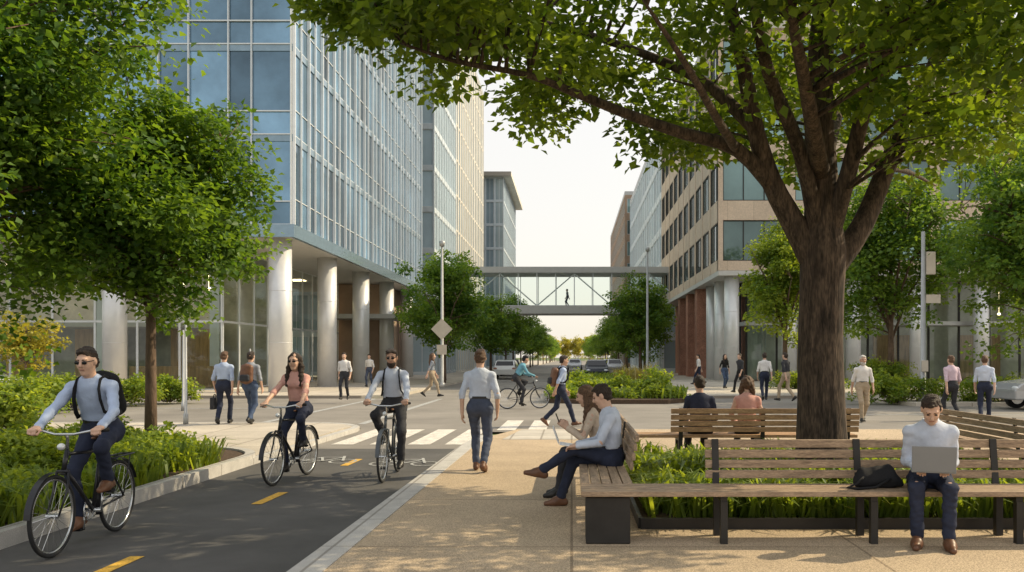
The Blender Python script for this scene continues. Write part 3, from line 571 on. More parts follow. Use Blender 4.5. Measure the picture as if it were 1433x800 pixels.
rbox(T,'transom','alu',(-36,-16.45,40.42,40.49,3.3,3.4),(-16.49,-16.42,40.5,60.5,3.3,3.4))
rbox(T,'lobby_wall','interior',(-36,-17,51,51.2,.12,6.9),(-24.2,-24,51.3,60,.12,6.9)); rbox(T,'stone_wall','brown',(-17,-13.6,61,68.6,.12,6.85)); rbox(T,'canopy','steel',(-16.4,-9.6,58,63,4.3,4.6))
rbox(T,'mezzanine','stone_w',(-36,-21,46,50.9,3.3,3.65))
for x in (-34,-28.5,-23): rbox(T,'lobby_panel','wood_panel',(x,x+2.6,49.2,49.4,.13,3.28))
for x in (-30.5,-25,-19): rbox(T,'lobby_pillar','column',(x,x+.5,45,45.5,.13,6.88))
rbox(T,'reception_desk','wood_panel',(-22.5,-18.5,43.6,44.4,.13,1.2))
for i,(x,y,z) in enumerate(((-18.2,43,5.1),(-20,44.2,5.4),(-25,43.5,5.2))):
    b=MB(); b.ell((0,0,0),(.11,.11,.08)); b.tube([(0,0,.07),(0,0,6.9-z)],.008,5); o=b.build('pendant_lamp',M['lamp'],T,True); o.location=(x+22,y-53,z)
for i,(x,y) in enumerate(((-20,47.6),(-23,47.6),(-26,47.6),(-29,47.6),(-32,47.6),(-18.6,52),(-18.6,55),(-18.6,58))):
    b=MB(); b.box(-.5,.5,-.5,.5,-.04,0); o=b.build('lobby_fill_panel',M['lamp'],T); o.location=(x+22,y-53,6.89)  # glowing panels added under the soffit to brighten and warm the lobby
def block(name,label,x0,x1,y0,y1,h,side,nb,nf,pw,sh,wm,gm,roof=0,z0=.12,front=True,fb=4,frame=.05,roofm='steel',dep=.16,fpw=None):
    r=thing(name,label,'building',((x0+x1)/2,(y0+y1)/2,0)); core(r,x0+.5,x1-.5,y0+.5,y1-.3,z0,h-.1)
    xs=x1 if side>0 else x0; o=(xs,y0,0)
    rc=punched(r,o,(0,1,0),(side,0,0),y1-y0,z0,h,nb,nf,pw,sh,dep,wm,gm)
    if front: rc+=punched(r,(x0,y0-.003,0),(1,0,0),(0,-1,0),x1-x0,z0,h,fb,nf,fpw or pw,sh,.2,wm,gm)
    windows(r,rc,[M[gm],M['alu']],frame=frame)
    rbox(r,'roof',roofm,(x0-roof,x1+roof,y0-roof,y1+roof,h+.003,h+.6)); return r
block('pale_office_block','pale blue glass office block just beyond the finned glass tower',-34,-12,75,89,40,1,9,11,.12,.45,'panel','pglass',fb=10)
block('pale_stone_tower','pale tower with vertical stone piers left of the street behind the skybridge',-34,-12.3,89.3,120,38,1,16,10,.75,.2,'stone_w','pglass',fb=5)
block('flat_roof_tower','distant lower glass tower with an overhanging flat roof, left side of the street',-30,-10.3,130,158,29,1,12,8,.2,.3,'panel','pglass',roof=1.2,fb=14,roofm='stone_w')
block('grey_glass_block','grey glass office block right of the street just past the stone building',9.3,30,88,137,26,-1,16,7,.3,.7,'panel','pglass',fb=6)
block('brown_distant_block','distant brown stone block at the right end of the visible street',8.6,30,139,190,28,-1,20,8,.8,1.2,'brown','dglass',fb=6)
# stone building on the right
Q=thing('stone_office_building','beige stone office building with square windows and grey columns at its corner, right','building',(20,65,0))
core(Q,9.6,48,53.4,85.5,7.3,21.5); rc=punched(Q,(9,52.7,0),(0,1,0),(-1,0,0),33.3,7,21.8,10,4,.5,1.35,.16,'stone','dglass')
rc+=punched(Q,(9,52.697,0),(1,0,0),(0,-1,0),40,7,21.8,9,4,.6,1.2,.25,'stone','dglass'); windows(Q,rc,[M['dglass'],M['steel_dark']],frame=.06,bar=2)
rbox(Q,'roof','stone_w',(8.7,49.3,52.4,86,21.8,22.4)); rbox(Q,'soffit','soffit',(9.02,48.9,52.72,85.9,6.7,6.995)); rbox(Q,'brick_wall','brick',(10.4,12.0,74.5,86,.12,6.7))
for y in (63.3,68.3,73.3): rbox(Q,'brick_pier','brick',(9.25,10.2,y,y+1.2,.12,6.7))
for x,y in ((10.0,53.6),(10.0,57.4),(10.0,60.8),(13.6,53.6),(17.6,53.6),(21.6,53.6),(25.6,53.6),(29.6,53.6)):
    b=MB(); b.tube([(0,0,.1),(0,0,6.7)],.46,24)
    for z in (2.3,4.5): b.ring((0,0,z),(0,0,1),.46,.012,24,4)
    o=b.build('column',M['column'],Q,True); o.location=(x-20,y-65,0)
lob=[(Vector((11.5+i*2,56.5,.12)),Vector((2,0,0)),Zv*6.58,Vector((0,-1,0))) for i in range(14)]+[(Vector((11.5,56.5+i*2,.12)),Vector((0,2,0)),Zv*6.58,Vector((-1,0,0))) for i in range(9)]
windows(Q,lob,[M['clear'],M['steel_dark']],name='shop_window',frame=.07,bar=0); rbox(Q,'canopy','steel',(11,40,54.6,56.4,3.7,3.95)); rbox(Q,'shop_wall','interior',(13.6,40,60,60.2,.12,6.7),(13.4,13.6,60.3,74,.12,6.7))
for x in (15,21,27,33): rbox(Q,'shop_panel','wood_panel',(x,x+2.8,59.6,59.8,.13,3.2))
for x in range(14,36,5):
    b=MB(); b.ell((0,0,0),(.11,.11,.08)); b.tube([(0,0,.07),(0,0,2)],.008,4); o=b.build('pendant_lamp',M['lamp'],Q,True); o.location=(x-20,58.2-65,4.6)
# skybridge
K=thing('skybridge','glazed steel skybridge crossing the street between the buildings','bridge',(-1.5,82,0))
x0,x1=-12.0,9.0
rbox(K,'floor_slab','soffit',(x0,x1,80,84,5.75,6.5)); rbox(K,'roof','soffit',(x0-.2,x1+.1,79.8,84.2,9.55,10.1))
rc=[(Vector((x0+i*1.75,80.1,6.5)),Vector((1.75,0,0)),Zv*3.05,Vector((0,-1,0))) for i in range(12)]+[(Vector((x0+i*1.75,83.9,6.5)),Vector((1.75,0,0)),Zv*3.05,Vector((0,1,0))) for i in range(12)]
windows(K,rc,[M['bridge_glass'],M['alu']],name='glass_panel',frame=.03,bar=0)
b=MB()
for i in range(6):
    a=x0+1.75+i*3.5; q=1 if i%2 else -1; b.tube([(a,80.4-82,6.5 if q<0 else 9.5),(a+3.5,80.4-82,9.5 if q<0 else 6.5)],.06,6)
    b.tube([(a,80.4-82,6.5),(a,80.4-82,9.5)],.045,6)
o=b.build('truss',M['fin'],K); o.location=(1.5,0,0)
# ------------------------------------------------------------------ trees
B=thing('large_shade_tree','large spreading shade tree with thick furrowed trunk in the bench planter','tree',(3.03,10.4,.06)); b=MB(); samp=[]; O=B.location
def limb(pts,rad,n=9):
    w=[P(*q)-O for q in pts]; o=[];rr=[]
    for i in range(len(w)-1):
        p0,p1,p2,p3=w[max(i-1,0)],w[i],w[i+1],w[min(i+2,len(w)-1)]
        for k in range(3):
            t=k/3; o.append(.5*((2*p1)+(p2-p0)*t+(2*p0-5*p1+4*p2-p3)*t*t+(3*p1-p0-3*p2+p3)*t**3)); rr.append(rad[i]*(1-t)+rad[i+1]*t)
    o.append(w[-1]); rr.append(rad[-1]); w,rad=o,rr
    b.tube(w,rad,n); samp.extend(resamp(w,rad,3))
D=10.4
limb([(1150,700,D),(1150,640,D),(1149,560,D),(1148,480,D),(1150,410,D),(1152,350,D),(1152,300,D)],[.43,.315,.28,.265,.262,.275,.19],20); samp.clear()
limb([(1148,385,D),(1112,315,D),(1080,255,10.3),(1057,180,10.2),(1042,100,10),(1022,0,9.9),(1000,-140,9.8)],[.17,.15,.125,.105,.09,.07,.03],12)
limb([(1150,360,D),(1132,260,10.2),(1112,190,10),(1078,110,9.6),(1058,20,9.2),(1040,-110,8.9)],[.12,.095,.085,.075,.06,.03])
limb([(1152,360,D),(1150,260,D),(1146,160,D),(1150,50,D),(1160,-80,D),(1150,-250,D)],[.26,.20,.17,.15,.11,.04],14)
limb([(1156,385,D),(1205,318,10.5),(1240,235,10.7),(1280,145,10.9),(1338,30,11.1),(1400,-90,11.2)],[.17,.135,.115,.10,.08,.03],12)
limb([(1156,350,D),(1188,240,10.1),(1214,130,9.8),(1236,30,9.5),(1262,-120,9.2)],[.13,.10,.085,.07,.03])
limb([(1082,262,10.3),(1030,208,10.1),(955,186,9.9),(880,160,9.7),(815,134,9.5),(740,105,9.3),(640,86,9.1),(560,60,9)],[.10,.085,.07,.06,.05,.035,.025,.012])
limb([(1057,180,10.2),(985,115,10.6),(900,75,11),(800,42,11.4),(690,20,11.8),(570,30,12)],[.09,.07,.055,.045,.03,.012])
limb([(1280,145,10.9),(1345,150,11),(1400,118,11.1),(1470,105,11.2),(1560,120,11.2)],[.08,.06,.05,.035,.012])
limb([(1150,250,D),(1125,110,8.7),(1090,-60,7.2)],[.12,.07,.02]); limb([(1150,240,D),(1175,150,12),(1200,90,13.6)],[.12,.07,.02]); limb([(1030,208,10.1),(1000,160,8.8),(960,90,7.6),(900,0,6.8)],[.06,.045,.03,.01]); limb([(1240,235,10.7),(1270,240,11.6),(1310,260,12.6)],[.05,.035,.01])
zx=[-3.6,-3.0,-2.2,-1,0,1,1.7,2.5,3.3,4.2,5,6.5,8]; zz=[6.0,5.5,4.95,4.6,4.35,3.95,4.1,4.2,3.95,3.35,4.1,4.5,5.5]
cl=[]
while len(cl)<650:
    x=rng.uniform(-3.5,6.9); y=rng.uniform(5.4,13.4); e=1-((x-2.2)/5.9)**2
    if e<=0 or abs(y-9.4)>4.0*math.sqrt(e): continue
    zl=np.interp(x,zx,zz)+.035*(y-10.0)**2+.45*mnoise.noise(Vector((x*.9,y*.9,0)))+.25; zt=4.9+3.5*e
    if zt<=zl: continue
    z=zl+(zt-zl)*rng.random()**1.3
    if mnoise.noise(Vector((x*.75,y*.75,z*.85)))<(0 if x<3.4 else .05): continue
    cl.append((x-O.x,y-O.y,z-O.z))
cl=np.array(cl); limbs_to(b,cl,samp,3,.013); b.build('trunk',M['bark'],B,True)
v,f,lv=leaves(cl,rng.uniform(.34,.66,len(cl)),80,.118,rng.random(len(cl)),flat=.6); mesh_np('crown',v,f,M['leaf_big'],B,False,lv)
tree('slim young tree with a thin brown trunk in the bed left of the bike lane',(-6.87,14,.1),2.3,.085,(-.3,0,4.2),(2.3,2.3,2.3),480,95,.108,'leaf_l',.45,seed=2,thr=-.33,name='young_tree',nl=8)
tree('dense dark green tree filling the upper left corner of the photo',(-8.9,11.2,.1),2.6,.15,(.3,.2,5.4),(3.8,3.1,3.6),680,98,.108,'leaf_l',.55,seed=5,thr=-.4,name='dense_tree',nl=8)
tree('small yellow green tree by the hedge at the far left edge',(-20.5,32.2,.1),1.3,.05,(0,0,2.3),(1.3,1.3,1.2),70,45,.13,'leaf_y',.38,seed=8,name='small_tree')
tl=[]
for i,(x,y,hc,rr,lab) in enumerate(((-7.6,51,4.7,3.3,'broad green street tree in front of the glass tower, nearest on the left kerb'),(-8.6,58,4.8,2.8,'green street tree half hidden behind the nearest left kerb tree'),(-6.6,70,4.2,2.7,'green street tree left of the street just before the skybridge'),(5.1,64,4.7,2.9,'rounded green street tree under the right end of the skybridge'),(6.3,74,4.6,2.7,'green street tree behind the one under the right end of the skybridge'))):
    tl.append(tree(lab,(x,y,.12),1.9,.11,(0,0,hc),(rr,rr,hc-1.3),190,60,.2,'leaf_s',.62,seed=11+i))
for i in range(12):
    for sx,sd in ((-6.9,'left'),(7.0,'right')):
        c=copy_tree(tl[(i+(sx>0))%5]); c.location=(sx+rng.uniform(-.4,.4),90+i*(13+i)+rng.uniform(-2,2),.12); k=rng.uniform(.95,1.12); c.scale=(k,k,k); c.rotation_euler=(0,0,rng.uniform(0,6)); c['label']='small distant street tree in the row on the %s kerb beyond the skybridge'%sd; c['group']='distant street trees on the %s kerb'%sd
for i,(x,y) in enumerate(((-9,375),(14,385),(8,370),(-14,380),(19,385),(-3,410),(3,405))):
    tt=tree('hazy yellow green tree closing the far end of the street',(x,y,0),3,.2,(0,0,6.5),(5,5,5.5),130,50,.5,'leaf_y',1.2,seed=30+i,group='trees closing the far end of the street',name='distant_tree') if i<2 else copy_tree(tt)
    if i>=2: tt.location=(x,y,0); tt.rotation_euler=(0,0,i)
tree('large green tree at the right edge of the photo beyond the benches',(17.0,31,.1),2.6,.2,(0,0,6.4),(4.6,4,4.8),400,65,.18,'leaf_s',.7,seed=41,thr=-.22)
tree('green tree right of the big trunk in front of the shop windows',(13.4,36,.1),2.2,.14,(0,0,6.0),(3.3,3.0,4.0),300,65,.18,'leaf_s',.65,seed=42,thr=-.22)
tree('light green tree left of the big trunk before the stone building',(10.7,43,.12),2.2,.14,(0,0,5.5),(2.6,2.5,3.9),230,65,.18,'leaf_bed',.6,seed=43,thr=-.22)
tree('tall green tree beyond the right edge bench, cut by the frame',(22.0,38,.1),2.6,.2,(0,0,8.0),(4.8,4,6),330,55,.24,'leaf_s',.8,seed=44,thr=-.25)
# ------------------------------------------------------------------ planting
blades('ground_cover','strappy green leaves in the bed left of the bike lane',scatter(-8.9,-5.15,6.2,13.0,.11,13000,380,.16),.40,.034,M['blade'],spread=.9)
blades('ground_cover','strappy green leaves round the thin tree at the far end of the left bed',scatter(-8.9,-6.3,13.0,14.35,.11,2600,90,.16),.40,.034,M['blade'],spread=.9)
leafy('low_planting','mixed leafy shrubby plants with bright tips in the bed left of the bike lane',np.concatenate([scatter(-8.9,-5.25,6.4,13.1,.26,1300,75,.26),scatter(-8.9,-6.4,13.0,14.2,.26,260,20,.2)]),.16,28,.075,M['leaf_bed'],hump=.42)
b=MB(); b.box(.66,5.4,7.98,12.25,0,.11); struct('planter_soil',b,M['soil'],'dark mulch filling the bench planter','soil')
b=MB(); b.box(.64,5.42,7.94,7.977,0,.16); b.box(.62,.657,7.98,12.25,0,.16); struct('planter_edging',b,M['steel_dark'],'dark steel edging along the front of the bench planter','edging')
blades('ground_cover','strappy green lily leaves growing in the bench planter',scatter(.75,5.35,8.15,12.15,.10,13000,330,.13,(3.03,10.4,.5)),.38,.034,M['blade'],spread=.95)
leafy('low_planting','bright low leafy plants in the bench planter',scatter(.8,5.3,8.25,12.1,.22,560,60,.25,(3.03,10.4,.5)),.14,26,.07,M['leaf_bed'],hump=.2)
blades('ground_cover','green grasses on the planting island at the street mouth',scatter(-.8,4.2,31,59,.14,8000,300,.3),.5,.06,M['blade'],spread=.8)
leafy('low_planting','mixed low green plants on the planting island',scatter(-.8,4.2,31,50,.26,700,120,.4),.26,26,.13,M['leaf_bed'],hump=.3)
blades('ornamental_grass','tan feathery ornamental grasses on the planting island',scatter(2.2,4.1,40,50,.14,1200,10,.25),1.0,.035,M['blade_tan'],spread=.6)
for i,(x,y,rr) in enumerate(((.6,33,.6),(1.9,33.5,.7),(3.1,32.6,.6),(3.6,36,.8),(.3,38,.8))): shrub('rounded green shrub on the planting island, '+('at its left front corner','in the middle of its front','at its right front corner','behind the right front shrub','behind the left front shrub')[i],(x,y,.14),(rr,rr,rr*.65),40,45,.12)
for i,(px,d,rr,lab) in enumerate(((40,25,(1.3,.8,.6),'low green hedge mass at the far left edge'),(95,27,(1.4,.8,.55),'low green hedge left of the thin young trunk'),(165,29,(1.5,.8,.5),'low green hedge behind the front cyclist'),(235,30.5,(1.2,.7,.45),'low green hedge right of the thin young trunk'),(20,18.5,(.8,.8,.55),'round leafy shrub on the corner pavement at the left edge'))):
    q=P(px,500,d); shrub(lab,(q.x,d,.1),rr,80,50,.10,name='hedge')
for i,(px,d,rr,lab) in enumerate(((1255,30,(2.2,.8,.5),'clipped hedge behind the laptop man'),(1390,30,(1.8,.8,.5),'clipped hedge at the right edge behind the walking men'),(1130,42,(2.2,.8,.5),'low hedge left of the big trunk base'),(1240,36,(1.6,.8,.8),'taller hedge right of the big trunk'))):
    q=P(px,500,d); shrub(lab,(q.x,d,.1),rr,80,50,.11,name='hedge')
# ------------------------------------------------------------------ benches
def bench(label,loc,rz,L,back,legs,m,endbox=0):
    r=thing('park_bench',label,'bench',loc,rz); b=MB()
    for i in range(5): b.box(0,L,.0+i*.097,.0+i*.097+.085,.41,.455)
    b.build('seat',M[m],r,bevel=.006)
    b=MB()
    for i in range(4):
        z=.50+i*.09; y=.485+.018*i; b.box(back[0],back[1],y,y+.035,z,z+.073)
    b.build('backrest',M[m],r,bevel=.006)
    for x in legs:
        b=MB(); b.box(x-.03,x+.03,.05,.11,0,.36); b.box(x-.03,x+.03,.06,.47,.36,.405); b.box(x-.03,x+.03,.40,.46,0,.358)
        if back[0]-.05<=x<=back[1]: b.para((x-.03,.462,.38),(.06,0,0),(0,.02,0),(0,.062,.47))
        b.build('leg',M['steel_dark'],r)
    if endbox:
        b=MB(); b.box(.04,.42,.05,.44,0,.40); b.build('end_panel',M['steel_dark'],r,bevel=.01)
    return r
bench('long weathered slatted bench along the bottom right, with the laptop man',(.08,7.25,.06),0,6.0,(1.13,6.0),(1.22,2.50,3.74,5.2),'wood',1)
bench('slatted bench arm facing the bike lane, where the couple sit',(.08,11.6,.06),R(-90),3.85,(0,3.3),(.2,1.7),'wood_y')
bench('slatted bench behind the planter seen from its back, with two people facing away',(4.2,13.06,.06),R(180),3.5,(0,2.75),(.15,1.4,2.6),'wood_lit')
bench('slatted bench arm at the right edge of the photo',(5.95,8.4,.06),R(90),4.2,(0,4.2),(.2,2.1,4.0),'wood_y')
# ------------------------------------------------------------------ posts and signs
def pole(name,label,cat,loc,h,r,m='steel'):
    t=thing(name,label,cat,loc); b=MB(); b.tube([(0,0,0),(0,0,.25),(0,0,.26),(0,0,h)],[r*1.7,r*1.6,r,r*.65],12); b.build('post',M[m],t,True)
    return t
t=pole('street_lamp','tall grey lamp post with a diamond sign left of the walking man','lamp post',(-6.65,44,.1),7.3,.09)
b=MB(); b.tube([(0,0,7.25),(0,0,7.5),(0,0,7.55)],[.12,.16,.05],12); b.build('lamp_head',M['steel'],t,True)
b=MB(); s=.55; b.add([(0,-.12,3.0-s),(s,-.12,3.0),(0,-.12,3.0+s),(-s,-.12,3.0),(0,-.10,3.0-s),(s,-.10,3.0),(0,-.10,3.0+s),(-s,-.10,3.0)],[(0,1,2,3),(7,6,5,4),(0,4,5,1),(1,5,6,2),(2,6,7,3),(3,7,4,0)]); b.build('diamond_sign',M['sign'],t)
b=MB(); b.box(-.25,.25,-.12,-.10,1.7,2.2); b.build('small_sign',M['sign'],t)
t=pole('street_lamp','tall grey lamp post right of the planting island','lamp post',(5.3,60,.12),9.0,.1); b=MB(); b.tube([(0,0,8.95),(0,0,9.2),(0,0,9.25)],[.12,.16,.05],12); b.build('lamp_head',M['steel'],t,True)
t=pole('traffic_pole','pale pole with small sign boxes right of the big tree','pole',(12.3,30,.05),6.0,.1)
b=MB(); b.box(.08,.42,-.06,.06,4.5,5.3); b.build('signal_box',M['sign'],t,bevel=.02); b=MB(); b.box(-.12,.12,-.16,-.10,1.1,1.5); b.build('push_button_box',M['sign'],t,bevel=.02); b=MB(); b.box(.09,.6,-.02,.02,3.5,3.8); b.build('sign_plate',M['sign'],t)
pole('sign_post','thin grey sign post left of the two walking men','post',(-9.0,20.0,.09),2.4,.035); pole('sign_post','thin grey post between the young trunk and the glass tower','post',(-12.0,26.5,.0),2.5,.04)
pole('bollard_post','slim grey post on the pavement by the glass tower lobby','post',(-13.5,36,.12),1.9,.05)
# ------------------------------------------------------------------ cars
def car(label,loc,rz,pm):
    r=thing('parked_car',label,'car',loc,rz); pr=[(-2.2,.35),(-2.25,.75),(-2.15,1.0),(-1.7,1.40),(-.2,1.48),(.35,1.42),(1.05,.98),(2.05,.85),(2.25,.65),(2.22,.33)]
    def X(z,y): return .90-max(0,z-.85)*.36-max(0,abs(y)-1.8)*.25
    b=MB(); n=len(pr); v=[(s*X(z,y),y,z) for s in (-1,1) for y,z in pr]; b.add(v,[tuple(range(n))[::-1],tuple(range(n,2*n))]+[(i,(i+1)%n,n+(i+1)%n,n+i) for i in range(n)]); b.build('body',pm,r,bevel=.05)
    def q(name,pts,m): b=MB(); b.add(pts,[tuple(range(len(pts)))]); b.build(name,m,r)
    for s in (1,-1): q('side_window',[(s*(X(z,y)+.014),y,z) for y,z in ((-1.75,1.03),(-1.5,1.34),(-.2,1.41),(.3,1.36),(.85,1.02))],M['lens'])
    q('windscreen',[(-.68,.995,1.04),(.68,.995,1.04),(.60,.43,1.40),(-.60,.43,1.40)],M['lens']); q('rear_window',[(.68,-2.12,1.05),(-.68,-2.12,1.05),(-.6,-1.76,1.37),(.6,-1.76,1.37)],M['lens'])
    for s in (1,-1):
        for y in (-1.35,1.38):
            w=bpy.data.objects.new('wheel',None); link(w,r); w.location=(s*.84,y,.33); b=MB(); b.tube([(-.1,0,0),(.1,0,0)],.33,20); b.build('tyre',M['tyre'],w); b=MB(); b.tube([(-.108,0,0),(.108,0,0)],.2,12); b.build('rim',M['chrome'],w)
        b=MB(); b.ell((s*.66,2.18,.70),(.18,.06,.07)); b.build('headlight',M['alu'],r,True); b=MB(); b.ell((s*.68,-2.2,.82),(.14,.06,.08)); b.build('tail_light',M['brick'],r,True)
    return r
cw=mat('car_white',(.7,.7,.69),.25,.1,var=.02); cb=mat('car_dark',(.03,.035,.045),.2,.3,var=.05); cg=mat('car_silver',(.45,.46,.48),.25,.4,var=.05)
car('pale car at the far left edge behind the hedge',(-22.3,31.5,0),R(-90),cw); car('silver car at the right edge behind the walking men',(15.9,27.2,0),R(90),cg)
car('dark car driving toward the camera down the street behind the planting island',(1.9,66,0),R(180),cb); car('silver car parked far down the street at the right kerb',(4.6,92,0),R(180),cg); car('white car parked at the left kerb beyond the near street trees',(-5.0,66,0),0,cw); car('dark car parked at the left kerb behind the white car',(-5.4,77,0),0,cb); car('silver car far down the middle of the street',(.4,110,0),R(180),cg); car('white car parked far down the right kerb',(4.7,104,0),R(180),cw)
# ------------------------------------------------------------------ people and bikes
PI=math.pi
lc=(-4.30,7.62,0); r1=PI+R(2)
bicycle('black city bicycle with rear rack ridden by the man in sunglasses at lower left',lc,r1,'bike_black',1); p=cyc((3,2),1,24); person('man in light blue shirt and sunglasses riding the nearest bicycle at left',lc,r1,p,'lightblue','navy','leather',0,'hair_dk','short',shades=1,h=.012,face=1); backpack('black backpack on the nearest cyclist',lc,r1,p)
lc=(-3.77,11.55,0); r1=PI-R(6); bicycle('black bicycle ridden by the woman in the pink top',lc,r1,'bike_black'); p=cyc((0,0),1,14); person('woman in pink top and sunglasses cycling toward the camera',lc,r1,p,'pink','navy','black_leather',0,'hair_dk','long',fem=1,shades=1,rolled=1,untuck=1,h=.013,face=1,sc=.97)
lc=(-2.5,11.85,0); r1=PI+R(1); bicycle('grey bicycle ridden by the bearded man',lc,r1,'bike_grey'); p=cyc((0,0),-1,16); person('bearded man in pale blue shirt cycling straight toward the camera',lc,r1,p,'whiteblue','charcoal','black_leather',1,'hair_dk','short',beard='hair_dk',shades=1,h=.013,face=1); backpack('black backpack on the bearded cyclist',lc,r1,p)
lc=(-1.55,27.6,0); r1=R(-72); bicycle('dark bicycle crossing the street in the middle distance',lc,r1); p=cyc((0,0),1,30); person('cyclist in teal shirt riding across the street in the middle distance',lc,r1,p,'teal','charcoal','black_leather',1,'black','short',h=.018)
person('man in light blue shirt walking away along the granite band, seen from behind',(-1.28,11.95,.06),R(-3),walk(.55,.45,-1,head=(-6,2)),'whiteblue','slate','leather',0,'hair_br','short',h=.011)
p=walk(1.25,1.2,1,(0,4),6); lc=(-.27,20.6,.0); person('man in light blue shirt striding across the crossing to the right with a backpack',lc,R(-75),p,'lightblue','navy','leather',1,'hair_dk','short',h=.014,face=1); backpack('brown backpack on the striding man',lc,R(-75),p,'leather')
# bench couple
p=sit(.45,.5,lean=5,head=(10,22),LF=((-.02,.76,.40),-5,12),RF=((.1,.56,.085),0,0),RH=(.10,.38,.66),LH=(-.14,.38,.67),Lh=(None,(.2,0,-1),.5),Rh=(None,(-.2,0,-1),.5),LK=(0,.4,1)); person('man in white shirt sitting with crossed legs on the left bench arm',(.44,9.10,.06),R(90),p,'whiteblue','navy','leather',0,'hair_dk','short',h=.011,face=1)
r=thing('tablet_computer','pale open tablet on the lap of the man with crossed legs','tablet',(.42,9.10,.06),R(90)); b=MB(); b.para((-.14,.36,.645),(.26,0,0),(0,.19,.03),(0,-.002,.012)); b.build('base',M['alu'],r,bevel=.003); b=MB(); b.para((-.14,.552,.69),(.26,0,0),(0,.06,.17),(0,.01,-.004)); b.build('screen',M['alu'],r,bevel=.003)
lc=(.33,9.85,.06); p=sit(.45,.46,lean=13,head=(14,14),RH=(.06,.40,.80),LH=(-.06,.38,.80),Rh=((0,.7,.6),(-1,0,0),.8),Lh=((0,.7,.6),(1,0,0),.8),RE=(.5,-.3,-.8),LE=(-.5,-.3,-.8)); person('woman with brown hair looking at her phone beside the man with crossed legs',lc,R(90),p,'cream','charcoal','black_leather',0,'hair_br','long',fem=1,h=.012,face=1,sc=.98)
r=thing('mobile_phone','dark phone in the hands of the seated woman','phone',(lc[0]-.06,lc[1],lc[2]),R(90)); b=MB(); b.para((-.036,.40,.82),(.072,0,0),(0,.05,.13),(0,.008,-.003)); b.build('case',M['bike_black'],r,bevel=.003); b=MB(); b.para((-.032,.402,.828),(.064,0,0),(0,.046,.12),(0,-.002,.001)); b.build('screen',M['lens'],r)
# laptop man
p=sit(.45,.40,lean=14,head=(0,32),RH=(.11,.25,.655),LH=(-.11,.25,.655),Rh=((-.15,1,-.1),(0,0,-1),.35),Lh=((.15,1,-.1),(0,0,-1),.35),RF=((.12,.40,.085),8,0),LF=((-.12,.42,.085),-8,0),RE=(.18,-.6,-.7),LE=(-.18,-.6,-.7)); lc=(3.14,7.52,.06); rl=R(161); person('man in pale shirt working on a laptop on the front bench',lc,rl,p,'whiteblue','navy','leather',0,'hair_dk','short',h=.010,face=1,fat=1.05)
r=thing('laptop','silver laptop on the knees of the man on the front bench','laptop',lc,rl); b=MB(); b.para((-.17,.25,.625),(.34,0,0),(0,.23,.012),(0,0,.016)); b.build('base',M['laptop'],r,bevel=.004); b=MB(); b.para((-.17,.482,.65),(.34,0,0),(0,.07,.215),(0,.008,-.003)); sc_=b.build('lid',M['laptop'],r,bevel=.004)
b=MB(); b.para((-.155,.4795,.665),(.31,0,0),(0,.06,.185),(0,.001,0)); b.build('screen',M['lens'],sc_)
r=thing('shoulder_bag','black shoulder bag lying on the bench beside the laptop man','bag',(2.66,7.5,.515)); mesh_np('bag_body',*sdf([cone((-.13,0,.06),(.13,.0,.06),.07,.075,.03),cone((-.10,.03,.12),(.12,.03,.14),.05,.055,.04),cone((.16,0,.05),(.2,-.02,.04),.04,.03,.03)],.012,[('p',V(0,0,.004),V(0,0,-1))],.006,4),M['black'],r); b=MB(); b.tube([(-.12,-.05,.10),(-.2,-.12,.05),(-.28,-.1,.012),(-.22,-.16,.01),(-.05,-.14,.02),(.1,-.09,.09)],.011,6); b.build('strap',M['black'],r,True)
# back bench pair
person('man in dark navy jacket sitting on the back bench facing away',(1.92,12.8,.06),0,sit(.45,.46,head=(-8,4)),'navy','charcoal','black_leather',0,'hair_dk','short',h=.015,tie=1); person('woman in pink top sitting on the back bench facing away',(2.62,12.8,.06),R(-8),sit(.45,.46,head=(12,10),lean=8),'pink','charcoal','black_leather',0,'hair_br','bun',fem=1,untuck=1,h=.015)
# walkers
def wk(label,px,py,rot,shirt,tr,z=.12,ph=1,st=.7,h=.02,**k):
    q=G(px,py,z); p=walk(st,st,ph); person(label,(q.x,q.y,z),R(rot),p,shirt,tr,h=h,**k); return (q.x,q.y,z),R(rot),p
a=wk('man in light blue shirt walking away on the left corner, carrying a bag',313,593,4,'lightblue','navy',.09,h=.015,hair='hair_br')
r=thing('briefcase','dark bag in the hand of the man walking away at left','bag',(a[0][0]-.25,a[0][1]+.1,.09)); b=MB(); b.box(-.05,.05,-.18,.18,.34,.62); b.build('case',M['charcoal'],r,bevel=.02); b=MB(); b.ring((0,0,.62),(1,0,0),.07,.012,12,5,-90,90); b.build('handle',M['black'],r)
a=wk('man in grey shirt and jeans walking away on the left corner with a backpack',350,593,-6,'grey','jeans',.09,ph=-1,h=.015); backpack('dark brown backpack on the man in jeans at left',*a,m='leather',straps=False)
wk('man in white shirt and dark trousers walking toward the camera by the tower columns',482,559,180,'white','charcoal'); wk('distant man in white shirt by the third tower column',517,541,170,'white','slate',h=.024)
wk('woman in grey top walking right past the lamp post',604,555,-80,'grey','khaki',fem=1,hair='hair_br',style='long',st=1.1)
wk('grey bearded man in white shirt and tan trousers walking toward the camera at right',1207,590,178,'white','khaki',0,skin=1,hair='hair_w',beard='hair_w',h=.015,face=1)
wk('man in pink shirt walking at right behind the laptop man',1332,588,12,'lilac','charcoal',0,ph=-1,h=.015,hair='hair_br'); wk('man in white shirt and navy trousers walking at the right edge',1378,590,-28,'whiteblue','navy',0,h=.015,hair='hair_br',st=1.0)
wk('man in white shirt walking away left of the big trunk',1070,560,-8,'white','navy',st=.9); wk('man in dark jacket and tan trousers beside the man in white left of the trunk',1100,561,40,'charcoal','khaki',ph=-1,st=1.0)
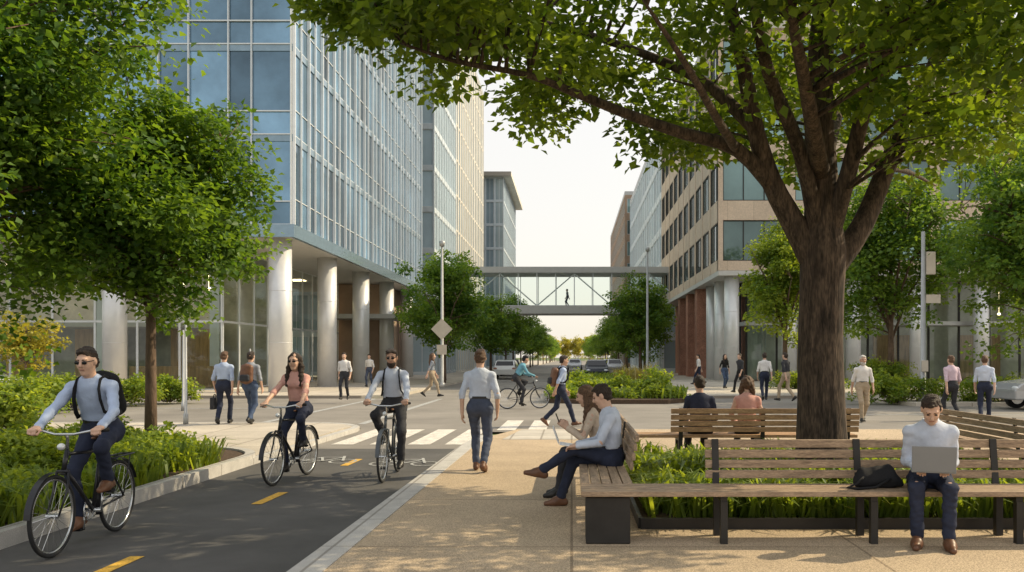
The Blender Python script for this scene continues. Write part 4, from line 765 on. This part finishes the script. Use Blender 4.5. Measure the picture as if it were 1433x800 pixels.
wk('distant person in dark clothes in front of the stone building columns',1036,549,120,'charcoal','black',h=.024,st=1.1); wk('distant person in black near the grey columns, leftmost of that group',1014,543,200,'black','jeans',h=.024,fem=1,style='long',st=.3); wk('distant person in white beside the brick piers',978,538,90,'white','navy',h=.026,st=1.1)
person('silhouetted person inside the skybridge',(-.4,82,6.5),R(90),walk(.4),'grey','slate',h=.03)
# ------------------------------------------------------------------ light, sky, camera
EL=38
sv=Vector((.95,.30,0)).normalized()*math.cos(R(EL))+Vector((0,0,math.sin(R(EL))))
sl=bpy.data.lights.new('sun','SUN'); sl.energy=5; sl.angle=R(.5); sl.color=(1,.84,.56); so=bpy.data.objects.new('sun',sl); COL.objects.link(so); so.rotation_euler=sv.to_track_quat('Z','Y').to_euler()
w=bpy.data.worlds.new('World'); S.world=w; w.use_nodes=True; nt=w.node_tree; nt.nodes.clear(); sk=nt.nodes.new('ShaderNodeTexSky'); sk.sky_type='NISHITA'; sk.sun_disc=False; sk.sun_elevation=R(EL); sk.sun_rotation=math.atan2(sv.x,sv.y); sk.dust_density=3.0; sk.air_density=1.0; sk.ozone_density=1.0
tc=nt.nodes.new('ShaderNodeTexCoord'); sx=nt.nodes.new('ShaderNodeSeparateXYZ'); nt.links.new(tc.outputs['Generated'],sx.inputs[0]); rp_=nt.nodes.new('ShaderNodeValToRGB'); rp_.color_ramp.elements[0].position=.0; rp_.color_ramp.elements[0].color=(8.4,7.8,6.8,1); rp_.color_ramp.elements[1].position=.7; rp_.color_ramp.elements[1].color=(7.9,7.9,7.8,1); nt.links.new(sx.outputs[2],rp_.inputs[0])
hz=nt.nodes.new('ShaderNodeMixRGB'); hz.inputs[0].default_value=.7; nt.links.new(rp_.outputs[0],hz.inputs[2]); nt.links.new(sk.outputs[0],hz.inputs[1])
bg=nt.nodes.new('ShaderNodeBackground'); bg.inputs[1].default_value=.15; ow=nt.nodes.new('ShaderNodeOutputWorld'); nt.links.new(hz.outputs[0],bg.inputs[0]); nt.links.new(bg.outputs[0],ow.inputs[0])
cd=bpy.data.cameras.new('camera'); co=bpy.data.objects.new('camera',cd); COL.objects.link(co); co.location=(0,0,EH); co.rotation_euler=(R(90),0,0); cd.sensor_width=36; cd.lens=F/1433*36; cd.shift_x=-(CX-716.5)/1433; cd.shift_y=(HY-400)/1433; cd.clip_end=6000; cd.clip_start=.1; S.camera=co
S.view_settings.view_transform='Standard'; S.view_settings.look='None'; S.view_settings.exposure=0
